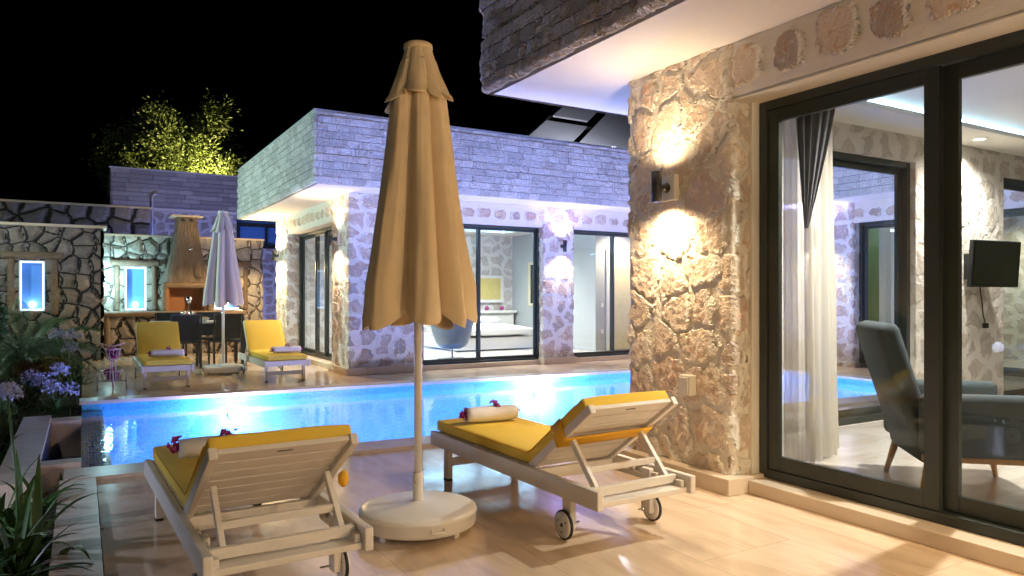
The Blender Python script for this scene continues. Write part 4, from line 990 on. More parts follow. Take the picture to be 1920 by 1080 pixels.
# ================================================================== PARASOLS
def parasol(loc, mat, lab, sd, rz=0):
    t = thing('parasol', lab, 'parasol', loc, rz, 'closed parasols standing in white round bases')
    rnd = random.Random(sd)
    nth, nz = 320, 90
    # fold azimuths, uneven
    k = 7; fa = [R(a_) for a_ in ((-172, -110, -74, -36, 22, 78, 132) if mat == 'canopy' else (-150, -98, -60, -10, 40, 95, 150))]; fw = [rnd.uniform(.85, 1.25) for i in range(k)]; fl = [rnd.uniform(-.035, .035) for _ in range(k)]
    def fold(th):
        """0 in the valley, 1 on the crest of the nearest fold, and its index"""
        best = None
        for i, a in enumerate(fa):
            d = (th - a + PI) % (2 * PI) - PI
            if best is None or abs(d) < abs(best[0]): best = (d, i)
        d, i = best
        nxt = fa[(i + (1 if d > 0 else -1)) % k]; gap = abs((nxt - fa[i] + PI) % (2 * PI) - PI) / 2
        u = min(1, abs(d) / gap)
        return 1 - u ** 2.0, i, d / gap
    def gapw(i): return abs(fa[i] - fa[(i + 1) % k])
    Rz = [(1.03, .268), (1.08, .280), (1.25, .272), (1.5, .235), (1.75, .200), (2.0, .168), (2.2, .142), (2.30, .122), (2.40, .09)]
    def rad(z):
        for (a, ra), (b, rb) in zip(Rz, Rz[1:]):
            if a <= z <= b: return ra + (rb - ra) * (z - a) / (b - a)
        return Rz[0][1] if z < Rz[0][0] else Rz[-1][1]
    vs = []
    for j in range(nz + 1):
        tt = j / nz
        for i in range(nth):
            th = 2 * PI * i / nth; f, idx, dd = fold(th)
            zbot = 1.03 + .085 * (1 - f) + fl[idx] * .8
            z = 2.40 + (zbot - 2.40) * tt
            depth = .20 + .34 * tt ** .8
            if tt > .9: depth -= (tt - .9) * 1.0
            r = rad(z) * (1 - depth * (1 - f)) * (1 + .05 * (fw[idx] - 1))
            sway = .05 * math.sin(dd * PI * .5) * tt * (1 if idx % 2 else -1)
            r *= 1 + .05 * mnoise.noise(Vector((math.cos(th) * 2.5, math.sin(th) * 2.5, z * 2 + sd))) + .022 * mnoise.noise(Vector((math.cos(th) * 9, math.sin(th) * 9, z * 2.6)))
            if gapw(idx) > .5: r *= 1 + .07 * tt ** 4
            # soft buckles near the hem
            r *= 1 + .03 * math.sin(z * 21 + idx * 2) * max(0, tt - .75) * 2
            vs.append((r * math.cos(th + sway), r * math.sin(th + sway), z))
    fs = [(j * nth + i, (j + 1) * nth + i, (j + 1) * nth + (i + 1) % nth, j * nth + (i + 1) % nth) for j in range(nz) for i in range(nth)]
    can = MB().add(vs, fs, True).build('canopy', mat, t, False)
    md = can.modifiers.new('cloth', 'SOLIDIFY'); md.thickness = .003; md.offset = -1
    # hem band
    last = vs[nz * nth:]; hm = [(x * 1.006, y * 1.006, z) for x, y, z in last]; hm2 = [(x * 1.006, y * 1.006, z + .022) for x, y, z in last]
    MB().add(hm + hm2, [(i, (i + 1) % nth, nth + (i + 1) % nth, nth + i) for i in range(nth)], True).build('hem', mat, can, False)
    # vent cap
    vs = []; nz2 = 26
    for j in range(nz2 + 1):
        tt = j / nz2
        for i in range(nth):
            th = 2 * PI * i / nth + .2; f, idx, dd = fold(th)
            z = 2.462 - (2.462 - (2.165 + fl[idx] + .035 * (1 - f))) * tt
            r = (.070 + .108 * tt ** 1.15) * (1 - (.06 + .24 * tt) * (1 - f) * (1 if tt < .97 else .8)) * (1 + .03 * mnoise.noise(Vector((math.cos(th) * 5, math.sin(th) * 5, z * 6))))
            if tt > .9: r += .006
            vs.append((r * math.cos(th - .2), r * math.sin(th - .2), z))
    fs = [(j * nth + i, (j + 1) * nth + i, (j + 1) * nth + (i + 1) % nth, j * nth + (i + 1) % nth) for j in range(nz2) for i in range(nth)]
    vc = MB().add(vs, fs, True).build('vent_cap', mat, t, False); md = vc.modifiers.new('cloth', 'SOLIDIFY'); md.thickness = .003; md.offset = -1
    MB().lathe([(.001, 2.492), (.062, 2.490), (.073, 2.482), (.075, 2.462), (.070, 2.455), (.001, 2.455)], n=32).lathe([(.001, 2.505), (.008, 2.502), (.010, 2.49)], n=10).build('top_disc', 'white_paint' if mat != 'canopy' else 'canopy', t, False)
    MB().tube([(0, 0, .10), (0, 0, 2.46)], .0205, 20).build('pole', 'white_paint', t, False)
    MB().lathe([(.0255, .13), (.027, .135), (.027, .285), (.0255, .29), (.0205, .29)], n=20).build('pole_socket', 'white_paint', t, False)
    kn = MB()
    for a in (20, 200): 
        kn.tube([(.026 * math.cos(R(a)), .026 * math.sin(R(a)), .235), (.045 * math.cos(R(a)), .045 * math.sin(R(a)), .235)], .006, 8)
    kn.build('clamp_screw', 'chrome', t, False)
    bs = MB().lathe([(.001, .148), (.05, .147), (.09, .142), (.24, .128), (.285, .118), (.30, .108), (.302, .098), (.297, .090), (.297, .05), (.292, .036), (.28, .03), (.001, .03)], n=64).build('base', 'white_paint', t, False)
    ft = MB()
    for k_ in range(4):
        a = R(45 + 90 * k_ - 30.5); ft.bbox(-.024, .024, -.018, .018, 0, .034, .005, Matrix.Translation((.235 * math.cos(a), .235 * math.sin(a), 0)) @ Matrix.Rotation(a, 4, 'Z'))
    ft.build('base_foot', 'white_paint', bs, False)
    a0 = R(-90 - 15)
    pts = [(.298 * math.cos(a0 + q), .298 * math.sin(a0 + q), .078) for q in (-.11,)] + [(.315 * math.cos(a0 + q), .315 * math.sin(a0 + q), .066) for q in (-.10, -.03, .03, .10)] + [(.298 * math.cos(a0 + .11), .298 * math.sin(a0 + .11), .078)]
    MB().tube(pts, .0045, 8).build('handle', 'white_paint', bs, False)
    return t
parasol((1.49, 3.48, 0), 'canopy', 'tall closed sand coloured parasol in the foreground between the near loungers', 5, R(10))
parasol((1.87, 11.9, 0), 'canopy_pale', 'closed pale grey parasol across the pool between the far loungers', 9, R(40))

# ================================================================== DINING SET
tb = thing('dining_table', 'dark framed dining table with pale top in front of the barbecue counter', 'table', (1.72, 13.5, 0))
MB().bbox(1.0, 2.45, 13.07, 13.95, .72, .75, .006).build('table_top', 'table_top', tb)
MB().bbox(1.04, 2.41, 13.11, 13.91, .655, .719, .004).build('apron', 'black_metal', tb)
for x in (1.03, 2.37):
    for y in (13.09, 13.88): MB().bbox(x, x + .06, y, y + .06, 0, .7, .004).build('leg', 'black_metal', tb)
def chair(loc, rz, lab):
    t = thing('dining_chair', lab, 'chair', loc, rz, 'black mesh chairs round the dining table')
    w_ = .22
    for sx in (-1, 1):
        MB().bar((sx * w_, -.26, 0), (sx * w_, -.22, .43), .03, .035).build('leg', 'black_metal', t, False)
        MB().bar((sx * w_, .22, 0), (sx * w_, .20, .43), .03, .035).build('leg', 'black_metal', t, False)
    m = MB()
    for sx in (-1, 1):
        m.bar((sx * w_, -.22, .43), (sx * w_, -.30, .88), .028, .03); m.bar((sx * w_, -.22, .425), (sx * w_, .22, .43), .028, .03)
    m.bar((-w_, -.22, .425), (w_, -.22, .425), .03, .028, side=(0, 0, 1)); m.bar((-w_, .21, .43), (w_, .21, .43), .03, .028, side=(0, 0, 1)); m.bar((-w_, -.30, .875), (w_, -.30, .875), .025, .025, side=(0, 0, 1))
    m.build('chair_frame', 'black_metal', t, False)
    MB().bar((0, -.231, .47), (0, -.298, .865), .40, .012).build('backrest', 'black_mesh', t, False)
    MB().bbox(-.205, .205, -.20, .20, .436, .448, .003).build('seat', 'black_mesh', t, False)
    return t
c0 = chair((1.46, 13.12, 0), R(0), 'black mesh dining chair with its back to the pool, left of the far parasol pole')
dup(c0, (2.10, 13.16, 0), R(2), 'black mesh dining chair with its back to the pool, behind the far parasol pole')
dup(c0, (1.34, 13.98, 0), R(180), 'black mesh dining chair on the wall side of the table, left one')
dup(c0, (2.0, 13.98, 0), R(178), 'black mesh dining chair on the wall side of the table, right one')
def goblet(loc, h, r, lab):
    return tag(MB().lathe([(.001, 0), (r * .9, .002), (r * .9, .006), (.005, .012), (.005, h * .45), (r * .8, h * .55), (r, h * .8), (r * .85, h), (r * .8, h), (r * .94, h * .8), (r * .7, h * .58), (.001, h * .52)], loc, 18).build('wine_glass', 'chrome'), lab, 'glass', 'glasses on the dining table')
goblet((1.48, 13.5, .75), .17, .04, 'wine glass on the dining table, leftmost of three'); goblet((1.60, 13.45, .75), .17, .04, 'wine glass on the dining table, middle of three'); goblet((2.12, 13.5, .75), .17, .04, 'wine glass behind the far parasol pole')
cs = thing('candlestick', 'thin black candlestick with shiny cup rising from the dining table', 'candlestick', (1.60, 13.75, .75))
MB().lathe([(.001, 0), (.05, 0), (.05, .012), (.008, .02), (.007, .30)], (1.60, 13.75, .75), 14).build('stem', 'black_metal', cs)
MB().lathe([(.008, .30), (.035, .32), (.042, .42), (.038, .42), (.03, .33), (.001, .32)], (1.60, 13.75, .75), 14).build('cup', 'chrome', cs)
bd = thing('fruit_bowl', 'small patterned bowl of fruit in the middle of the dining table', 'bowl', (1.78, 13.3, .75))
MB().lathe([(.001, .01), (.05, 0), (.05, .008), (.10, .06), (.094, .06), (.04, .014), (.001, .014)], (1.78, 13.3, .75), 20).build('bowl', 'table_top', bd)
for k in range(4):
    bm = bmesh.new(); bmesh.ops.create_icosphere(bm, subdivisions=2, radius=.034); bmesh.ops.translate(bm, verts=bm.verts, vec=(1.78 + .04 * math.cos(k * 1.6), 13.3 + .04 * math.sin(k * 1.6), .80)); MB().bm(bm, True).build('fruit', 'terracotta', bd)
# grill tray on the counter
tg = thing('glass_dish', 'clear glass serving dish on the counter under the far parasol', 'dish', (2.72, 16.45, .865))
MB().bbox(2.52, 2.95, 16.3, 16.6, .867, .885, .004).build('tray', 'chrome', tg)
# tricycle planter
tr = thing('tricycle_planter', 'small pale metal tricycle planter beside the pool corner', 'planter', (.33, 10.35, 0))
def ring(c, r, ax, th=.007, n=24, mb=None):
    pts = []
    for k in range(n + 1):
        a = 2 * PI * k / n; q = {'x': (0, math.cos(a), math.sin(a)), 'z': (math.cos(a), math.sin(a), 0)}[ax]
        pts.append((c[0] + r * q[0], c[1] + r * q[1], c[2] + r * q[2]))
    mb.tube(pts, th, 6, cap=False)
for i, (x, y, r_) in enumerate(((.33, 10.20, .13), (.17, 10.55, .10), (.49, 10.55, .10))):
    m = MB(); ring((x, y, r_ + .006), r_, 'x', mb=m)
    for k in range(6):
        a = PI * k / 6; m.tube([(x, y - r_ * math.cos(a), r_ + .006 - r_ * math.sin(a)), (x, y + r_ * math.cos(a), r_ + .006 + r_ * math.sin(a))], .003, 5)
    m.build('wheel', 'pink_metal', tr)
m = MB(); m.tube([(.30, 10.20, .136), (.30, 10.26, .50), (.33, 10.26, .56)], .007, 8); m.tube([(.36, 10.20, .136), (.36, 10.26, .50), (.33, 10.26, .56)], .007, 8)
m.tube([(.20, 10.30, .60), (.27, 10.24, .58), (.33, 10.25, .57), (.39, 10.24, .58), (.46, 10.30, .60)], .008, 8); m.tube([(.33, 10.26, .52), (.33, 10.45, .22), (.33, 10.62, .20)], .007, 8); m.tube([(.17, 10.55, .106), (.49, 10.55, .106)], .006, 8)
m.build('tricycle_frame', 'pink_metal', tr)
m = MB()
for z, r_ in ((.24, .13), (.12, .10)): ring((.33, 10.55, z), r_, 'z', mb=m)
for k in range(12): a = 2 * PI * k / 12; m.tube([(.33 + .10 * math.cos(a), 10.55 + .10 * math.sin(a), .12), (.33 + .13 * math.cos(a), 10.55 + .13 * math.sin(a), .24)], .0035, 5)
m.build('rear_basket', 'pink_metal', tr)
m = MB()
for z, r_ in ((.54, .085), (.42, .06)): ring((.33, 10.14, z), r_, 'z', mb=m)
for k in range(12): a = 2 * PI * k / 12; m.tube([(.33 + .06 * math.cos(a), 10.14 + .06 * math.sin(a), .42), (.33 + .085 * math.cos(a), 10.14 + .085 * math.sin(a), .54)], .0035, 5)
m.build('front_basket', 'pink_metal', tr)
sprig((.33, 10.14, .49), 'pink flowers in the front basket of the tricycle planter', .05, 30, 77); sprig((.33, 10.55, .20), 'pink flowers in the rear basket of the tricycle planter', .07, 40, 78)

# pool ladder
ld = thing('pool_ladder', 'chrome pool ladder with two curved rails at the right end of the pool', 'ladder', (8.5, 5.5, 0))
for x in (8.25, 8.75):
    yb = Yn(x); pts = [(x, yb - .45, 0)] + [(x, yb - .45 + .02, .55)] + [(x, yb - .45 + .22 * (1 - math.cos(R(a))), .62 + .20 * math.sin(R(a))) for a in range(0, 181, 20)] + [(x, yb + .06, .40), (x, yb + .10, -.4), (x, yb + .10, -1.0)]
    MB().tube(pts, .021, 12).build('rail', 'chrome', ld)
for z in (-.3, -.6, -.9): MB().bbox(8.27, 8.73, Yn(8.5) + .07, Yn(8.5) + .14, z, z + .02, .004).build('step', 'chrome', ld)

# outdoor socket on the pier
so_ = thing('wall_socket', 'ivory double cover power socket low on the rough near pier', 'socket', (3.37, 3.49, .62))
MB().bbox(3.33, 3.40, 3.43, 3.53, .555, .685, .008).build('socket_box', 'plastic_ivory', so_)
MB().bbox(3.318, 3.33, 3.44, 3.52, .565, .672, .004).build('flap', 'plastic_ivory', so_)

# ================================================================== NEAR ROOM: armchair, curtains, tv
ac = thing('armchair', 'grey green high backed armchair with oak legs behind the sliding door', 'armchair', (4.37, 2.34, .088), R(-133))
# local: chair faces +Y ; x across
def soft(x0, x1, y0, y1, z0, z1, mat=None, r=.05):
    bm = bmesh.new(); bmesh.ops.create_cube(bm, size=1)
    for v in bm.verts: v.co = Vector(((x0 + x1) / 2 + v.co.x * (x1 - x0), (y0 + y1) / 2 + v.co.y * (y1 - y0), (z0 + z1) / 2 + v.co.z * (z1 - z0)))
    bmesh.ops.bevel(bm, geom=bm.edges[:], offset=r, segments=5, profile=.5, affect='EDGES')
    if mat is not None: bmesh.ops.transform(bm, matrix=mat, verts=bm.verts)
    return bm
lean = Matrix.Translation((0, -.24, .28)) @ Matrix.Rotation(R(17), 4, 'X')
MB().bm(soft(-.29, .29, -.06, .06, -.10, .70, lean, .05), True).build('backrest', 'fabric_teal', ac, False)
MB().bm(soft(-.27, .27, -.26, .33, .25, .42, None, .05), True).build('seat', 'fabric_teal', ac, False)
for sx in (-1, 1):
    bm = soft(sx * .345 - .045, sx * .345 + .045, -.30, .34, .24, .58, None, .04)
    MB().bm(bm, True).build('armrest', 'fabric_teal', ac, False)
MB().bbox(-.33, .33, -.27, .32, .205, .238, .006).build('base_frame', 'oak', ac, False)
for sx in (-1, 1):
    for sy in (-1, 1):
        MB().tube([(sx * .30, sy * .26 + .02, .205), (sx * .335, sy * .31 + .02, 0)], [.024, .014], 12).build('leg', 'oak', ac, False)
def cloth(path, z0, z1, amp, freq, seed, nz=30, narrow=None):
    """wavy hanging cloth along a path (list of xy)"""
    P_ = [Vector(p_) for p_ in path]; seg = [(P_[i + 1] - P_[i]).length for i in range(len(P_) - 1)]; T = sum(seg); n = int(T / .008)
    vs = []
    for j in range(nz + 1):
        z = z1 + (z0 - z1) * j / nz
        for i in range(n + 1):
            s_ = T * i / n; q = s_; k = 0
            while k < len(seg) - 1 and q > seg[k]: q -= seg[k]; k += 1
            d = (P_[k + 1] - P_[k]).normalized(); c = P_[k] + d * q; nn = Vector((-d.y, d.x))
            wv = amp * (math.sin(s_ * freq + .5 * math.sin(s_ * freq * .37 + seed)) + .35 * math.sin(s_ * freq * 2.3 + seed)) * (.75 + .25 * j / nz) + .01 * mnoise.noise(Vector((s_ * 6, z * 1.2, seed)))
            x, y = c.x + nn.x * wv, c.y + nn.y * wv
            if narrow: x, y = narrow(x, y, (z - z0) / (z1 - z0), s_ / T)
            vs.append((x, y, z))
    w_ = n + 1
    return MB().add(vs, [(j * w_ + i, j * w_ + i + 1, (j + 1) * w_ + i + 1, (j + 1) * w_ + i) for j in range(nz) for i in range(n)], True)
def nar(x, y, f, u):
    k = (1 - f) ** 1.0
    return x + (u - .2) * .10 * k, y
cu = tag(cloth([(3.88, 3.50), (3.90, 3.30), (4.10, 3.14), (4.40, 3.22), (4.62, 3.38)], .10, 2.64, .028, 62, 1, narrow=nar).build('sheer_curtain', 'sheer'), 'white sheer curtain gathered inside the near sliding door', 'curtain')
def nar2(x, y, f, u):
    k = max(0, min(1, 1 - f * 1.0)) ** 1.25
    cx, cy2 = 3.93, 3.03
    return x + (cx - x) * k * .92, y + (cy2 - y) * k * .92
dc = tag(cloth([(3.86, 3.07), (4.00, 2.98), (4.14, 2.93)], 1.62, 2.64, .022, 90, 4, narrow=nar2).build('dark_curtain', 'curtain_dark'), 'dark grey curtain swept aside to a point over the sheer one', 'curtain')
tv = thing('television', 'black flat television on a bracket on the interior stone wall', 'television', (7.55, 3.84, 1.5))
mt_ = Matrix.Translation((7.62, 3.72, 1.50)) @ Matrix.Rotation(R(-5), 4, 'Z') @ Matrix.Rotation(R(4), 4, 'X')
MB().bbox(-.37, .37, -.015, .03, -.225, .225, .008, mt_).build('tv_case', 'black_metal', tv)
MB().bbox(-.355, .355, -.018, -.0145, -.205, .212, .001, mt_).build('tv_screen', 'screen', tv)
MB().bbox(7.40, 7.70, 3.75, 3.90, 1.35, 1.6, .005).build('wall_bracket', 'black_metal', tv)
wr = MB(); wr.tube([(7.62, 3.86, 1.28), (7.60, 3.84, 1.20), (7.66, 3.86, 1.12), (7.70, 3.87, 1.0), (7.74, 3.87, .92)], .006, 6).bbox(7.72, 7.77, 3.85, 3.89, .87, .92, .005)
wr.build('power_cable', 'rubber', tv)
tag(MB().bbox(7.52, 7.62, 3.885, 3.899, 1.1, 1.2, .003).build('wall_socket', 'plastic_white'), 'white wall socket below the television', 'socket')
# east wing contents
tag(cloth([(11.6, 7.5), (11.6, 6.7)], .08, 2.55, .04, 40, 2).build('sheer_curtain', 'sheer'), 'white sheer curtain behind the east wing glass', 'curtain')
def nar3(x, y, f, u):
    k = (1 - f); return x, y + (6.75 - y) * k * .9
tag(cloth([(11.5, 6.95), (11.5, 6.2)], 1.2, 2.55, .03, 40, 3, narrow=nar3).build('dark_curtain', 'curtain_dark'), 'dark curtain tied back behind the east wing glass', 'curtain')
pf = MB(); pf.bbox(14.86, 14.89, 5.75, 6.15, 1.5, 2.0, .004); pf = tag(pf.build('picture', 'plastic_white'), 'small white framed picture on the green wall of the east wing', 'picture')
MB().box(14.850, 14.858, 5.83, 6.07, 1.58, 1.92).build('print', 'print', pf)
kc = thing('sideboard', 'low sideboard with bottles along the green wall of the east wing', 'sideboard', (14.5, 5.8, .07))
MB().bbox(14.2, 14.85, 4.6, 7.6, .07, .85, .01).build('cabinet', 'leather_grey', kc); MB().bbox(14.15, 14.87, 4.55, 7.65, .852, .89, .006).build('worktop', 'table_top', kc)

# ================================================================== ceiling downlights inside
def downlight(loc, e, col, lab):
    t = thing('downlight', lab, 'ceiling light', loc, 0, 'round ceiling lights inside the villas')
    MB().lathe([(.001, -.004), (.05, -.004)], loc, 20).build('lens', 'spot_white', t); MB().lathe([(.05, -.001), (.05, -.01), (.062, -.008), (.066, -.001)], loc, 20).build('trim_ring', 'plastic_white', t)
    light('downlight_glow', 'SPOT', (loc[0], loc[1], loc[2] - .03), e, col, t, target=(loc[0], loc[1], 0), spot_size=R(150), spot_blend=.8, shadow_soft_size=.05)
downlight((4.5, 2.2, 2.655), 190, (1, .93, .84), 'ceiling light over the armchair in the near room')
downlight((7.2, 3.65, 2.655), 140, (1, .93, .84), 'ceiling light by the television wall')
downlight((6.0, 1.5, 2.82), 260, (.85, .93, 1), 'ceiling light in the blue lit recess of the near room')
downlight((8.9, 1.0, 2.82), 70, (1, .85, .6), 'ceiling light at the far end of the near room')
downlight((5.2, 12.2, 2.725), 240, (.92, .95, 1), 'ceiling light over the swivel chair')
downlight((7.0, 13.0, 2.725), 280, (.92, .95, 1), 'ceiling light over the bed')
downlight((9.4, 11.35, 2.60), 90, (1, .85, .6), 'ceiling light before the cream interior door')
downlight((13.2, 6.2, 2.70), 80, (1, .9, .65), 'ceiling light in the green room of the east wing')

# ================================================================== PLANTS
def leaf_faces(m, c, d, l, w_, rnd):
    d = d.normalized(); s_ = d.orthogonal().normalized(); s_ = (Matrix.Rotation(rnd.uniform(0, 6.28), 3, d) @ s_); u = d.cross(s_)
    m.add([c, c + d * l * .5 + s_ * w_ + u * l * .06, c + d * l, c + d * l * .5 - s_ * w_ + u * l * .06], [(0, 1, 2, 3)])
# tree behind the neighbour's roof
def tree(loc, lab):
    rnd = random.Random(3)
    t = thing('tree', lab, 'tree', loc)
    L = Vector(loc); tk = MB(); lf = MB()
    tk.tube([L + Vector((0, 0, z)) for z in (0, 1.2, 2.6, 3.6)], [.20, .17, .14, .11], 12)
    trunk = tk.build('trunk', 'trunk', t)
    br = MB(); tips = []
    for b in range(31):
        a = rnd.uniform(0, 2 * PI); ln = rnd.uniform(1.2, 2.6); el = rnd.uniform(.15, 1.35)
        p_ = L + Vector((0, 0, rnd.uniform(3.0, 3.7))); d = Vector((math.cos(a) * math.cos(el) * 1.15, math.sin(a) * math.cos(el), math.sin(el))); pts = [p_]
        for k in range(7):
            d = (d + Vector((rnd.gauss(0, .16), rnd.gauss(0, .16), rnd.gauss(.04, .12)))).normalized(); p_ = p_ + d * ln / 7; pts.append(p_)
            if k > 1: tips.append((p_.copy(), d.copy(), k))
            if k > 1 and rnd.random() < .9:
                q = p_.copy(); dd = (d + Vector((rnd.gauss(0, .7), rnd.gauss(0, .7), rnd.gauss(.1, .5)))).normalized(); pp_ = [q]
                for _ in range(3): q = q + dd * rnd.uniform(.1, .24); dd = (dd + Vector((rnd.gauss(0, .3), rnd.gauss(0, .3), rnd.gauss(0, .3)))).normalized(); pp_.append(q); tips.append((q.copy(), dd.copy(), 5))
                br.tube(pp_, [.016, .012, .008, .005], 5)
        br.tube(pts, [.06 * (1 - k / 8.5) for k in range(8)], 6)
    br.build('branches', 'trunk', t)
    for c, d, k in tips:
        for _ in range(125):
            off = Vector((rnd.gauss(0, .20), rnd.gauss(0, .20), rnd.gauss(0, .16))); dd = (off + d * .2 + Vector((rnd.gauss(0, .2),) * 1 + (rnd.gauss(0, .2), rnd.gauss(-.05, .2))))
            leaf_faces(lf, c + off, dd, rnd.uniform(.08, .15), rnd.uniform(.018, .032), rnd)
    lf.build('crown', 'leaf_tree', t)
tree((2.9, 25.6, 1.2), 'leafy tree lit yellow from below behind the neighbouring roof')
tsp = thing('garden_spot', 'small ground spotlight under the tree on the neighbouring roof', 'spotlight', (3.3, 24.0, 4.6))
light('tree_uplight', 'SPOT', (3.3, 24.0, 4.62), 620, (1, .80, .30), tsp, target=(3.0, 25.7, 6.2), spot_size=R(130), spot_blend=.6, shadow_soft_size=.05)
MB().tube([(3.3, 24.0, 4.50), (3.28, 24.06, 4.60)], [.04, .055], 10).build('spot_body', 'black_metal', tsp)

def palm(loc, lab, n=34, ln=.95, sd=2):
    rnd = random.Random(sd); t = thing('palm', lab, 'palm', loc); L = Vector(loc)
    m = MB(); vs = []; fs = []
    prof = [(0, .16), (.06, .19), (.16, .20), (.26, .16), (.34, .10)]
    m.lathe([(r * 1.0, z) for z, r in prof], loc, 20); 
    for k in range(125):
        a = rnd.uniform(0, 6.28); z = rnd.uniform(.02, .30); r = .18 - abs(z - .14) * .3
        c = L + Vector((r * math.cos(a), r * math.sin(a), z)); leaf_faces(m, c, Vector((math.cos(a), math.sin(a), 1.2)), .09, .025, rnd)
    m.build('trunk', 'palm_trunk', t)
    for k in range(n):
        a = 2 * PI * k / n * 2.4 + rnd.uniform(-.2, .2); el = rnd.uniform(.15, 1.35); l_ = ln * rnd.uniform(.75, 1.15)
        p_ = L + Vector((0, 0, .32)); d = Vector((math.cos(a) * math.cos(el), math.sin(a) * math.cos(el), math.sin(el))); pts = [p_]
        N = 22; fr = MB()
        for q in range(N):
            d = (d + Vector((0, 0, -.05 - .035 * (q / N)))).normalized(); p_ = p_ + d * l_ / N; pts.append(p_)
        fr.tube(pts, [.008 * (1 - q / (N + 3)) for q in range(N + 1)], 4)
        for q in range(3, N + 1):
            c = pts[q]; d = (pts[q] - pts[q - 1]).normalized(); s_ = d.cross(Vector((0, 0, 1))).normalized(); f = math.sin(PI * min(1, (q - 1) / N * .9 + .08))
            for sg in (-1, 1):
                for sub in (0, .5):
                    dd = (s_ * sg * 1.0 + d * .75 + Vector((0, 0, .35))).normalized(); ll = .26 * f * rnd.uniform(.85, 1.1); c2 = c - d * sub * l_ / N
                    e = c2 + dd * ll + Vector((0, 0, -.10 * f)); w_ = d * .007
                    mid = c2 + dd * ll * .55
                    fr.add([c2 - w_ * .6, c2 + w_ * .6, mid + w_, mid - w_, e], [(0, 1, 2, 3), (3, 2, 4)])
        fr.build('frond', 'leaf_palm', t)
palm((-.72, 13.1, -.10), 'small feathery palm with stubby trunk before the dark garden wall', 38, 1.05)

def strap_leaves(m, L, n, ln, rnd, w_=.016, spread=1.0, zup=1.0):
    for k in range(n):
        a = rnd.uniform(0, 2 * PI); el = rnd.uniform(.55, 1.35) * zup; l_ = ln * rnd.uniform(.6, 1.1)
        p_ = L + Vector((rnd.gauss(0, .03), rnd.gauss(0, .03), 0)) * spread; d = Vector((math.cos(a) * math.cos(el), math.sin(a) * math.cos(el), math.sin(el))); s_ = d.cross(Vector((0, 0, 1))).normalized(); N = 9; vs = []; fs = []
        for q in range(N + 1):
            f = q / N; ww = w_ * (1 - f ** 2.2) * (.6 + .8 * f if f < .5 else 1) + .001
            vs += [p_ - s_ * ww + Vector((0, 0, .25 * ww)), p_ - Vector((0, 0, .35 * ww)), p_ + s_ * ww + Vector((0, 0, .25 * ww))]
            d = (d + Vector((0, 0, -.17 * (.4 + f)))).normalized(); p_ = p_ + d * l_ / N
        for q in range(N): fs += [(q * 3, q * 3 + 1, q * 3 + 4, q * 3 + 3), (q * 3 + 1, q * 3 + 2, q * 3 + 5, q * 3 + 4)]
        m.add(vs, fs, True)
def agapanthus(loc, lab, stems, n=26, ln=.45, sd=1, fr=.075, grp='blue flowering agapanthus plants in the garden bed'):
    rnd = random.Random(sd); t = thing('agapanthus', lab, 'plant', loc, 0, grp); L = Vector(loc)
    m = MB(); strap_leaves(m, L, n, ln, rnd); m.build('leaves', 'leaf_mid', t)
    for dx, dy, h in stems:
        top = L + Vector((dx, dy, h)); m = MB(); m.tube([L, L + Vector((dx * .3, dy * .3, h * .5)), top], [.008, .007, .006], 7); st = m.build('flower_stem', 'leaf_mid', t)
        m = MB()
        for k in range(46):
            z = rnd.uniform(-.35, 1); a = rnd.uniform(0, 6.28); q = math.sqrt(1 - z * z); d = Vector((q * math.cos(a), q * math.sin(a), z)); e = top + d * fr * rnd.uniform(.7, 1.1)
            m.tube([top, e], .0012, 3, cap=False)
            s_ = d.orthogonal().normalized(); u = d.cross(s_)
            for p6 in range(6):
                b = 2 * PI * p6 / 6; v_ = s_ * math.cos(b) + u * math.sin(b); v2 = s_ * math.cos(b + .5) + u * math.sin(b + .5); v3 = s_ * math.cos(b - .5) + u * math.sin(b - .5)
                m.add([e, e + d * .014 + v3 * .008, e + d * .022 + v_ * .022, e + d * .014 + v2 * .008], [(0, 1, 2, 3)])
        m.build('flower_head', 'flower_blue', st)
agapanthus((-.20, 12.2, -.12), 'tall agapanthus with pale blue heads before the dark wall, right of the palm', [(-.10, .05, .74), (.06, 0, .56), (.10, .1, .72)], 34, .40, 5, .10)
agapanthus((-.26, 9.5, -.12), 'agapanthus with blue violet heads beside the pool corner', [(-.12, .0, .36), (.05, .1, .46), (-.02, -.12, .30), (.14, -.05, .26), (-.22, .1, .40)], 34, .34, 6, .09)
agapanthus((-.27, 4.46, -.12), 'agapanthus with long bare stem and faded head at the left edge', [(-.06, .12, .80)], 30, .42, 7, .05)
agapanthus((-.62, 7.1, -.12), 'agapanthus with pale flower head behind the left stone kerb', [(.06, .1, .50), (-.05, .2, .42)], 26, .40, 8, .07)
def clump(loc, lab, n, ln, sd, mat='leaf_mid', w_=.014, name='leafy_plant', zup=1.0, spread=2.0, grp='leafy green plants in the garden bed'):
    m = MB(); strap_leaves(m, Vector(loc), n, ln, random.Random(sd), w_, spread, zup); tag(m.build(name, mat), lab, 'plant', grp)
clump((-.30, 4.10, -.12), 'big broad leaved plant at the bottom left of the near terrace', 46, .55, 10, 'leaf_mid', .026)
clump((-.34, 4.95, -.12), 'broad leaved plant between the left kerb and the near paving', 40, .45, 11, 'leaf_mid', .020)
clump((-.14, 5.86, -.35), 'dark leafy plant in the planter at the near end of the overflow channel', 34, .34, 12, 'leaf_dark', .022)
clump((-.10, 11.4, -.12), 'bright grassy clump beside the far terrace edge', 80, .48, 13, 'leaf_mid', .008)
clump((-.10, 13.6, -.12), 'grassy clump against the dark wall beside the far terrace', 60, .45, 14, 'leaf_mid', .008)
clump((-.42, 3.75, -.12), 'dark strappy plant at the far left of the bed', 40, .5, 15, 'leaf_dark', .018)
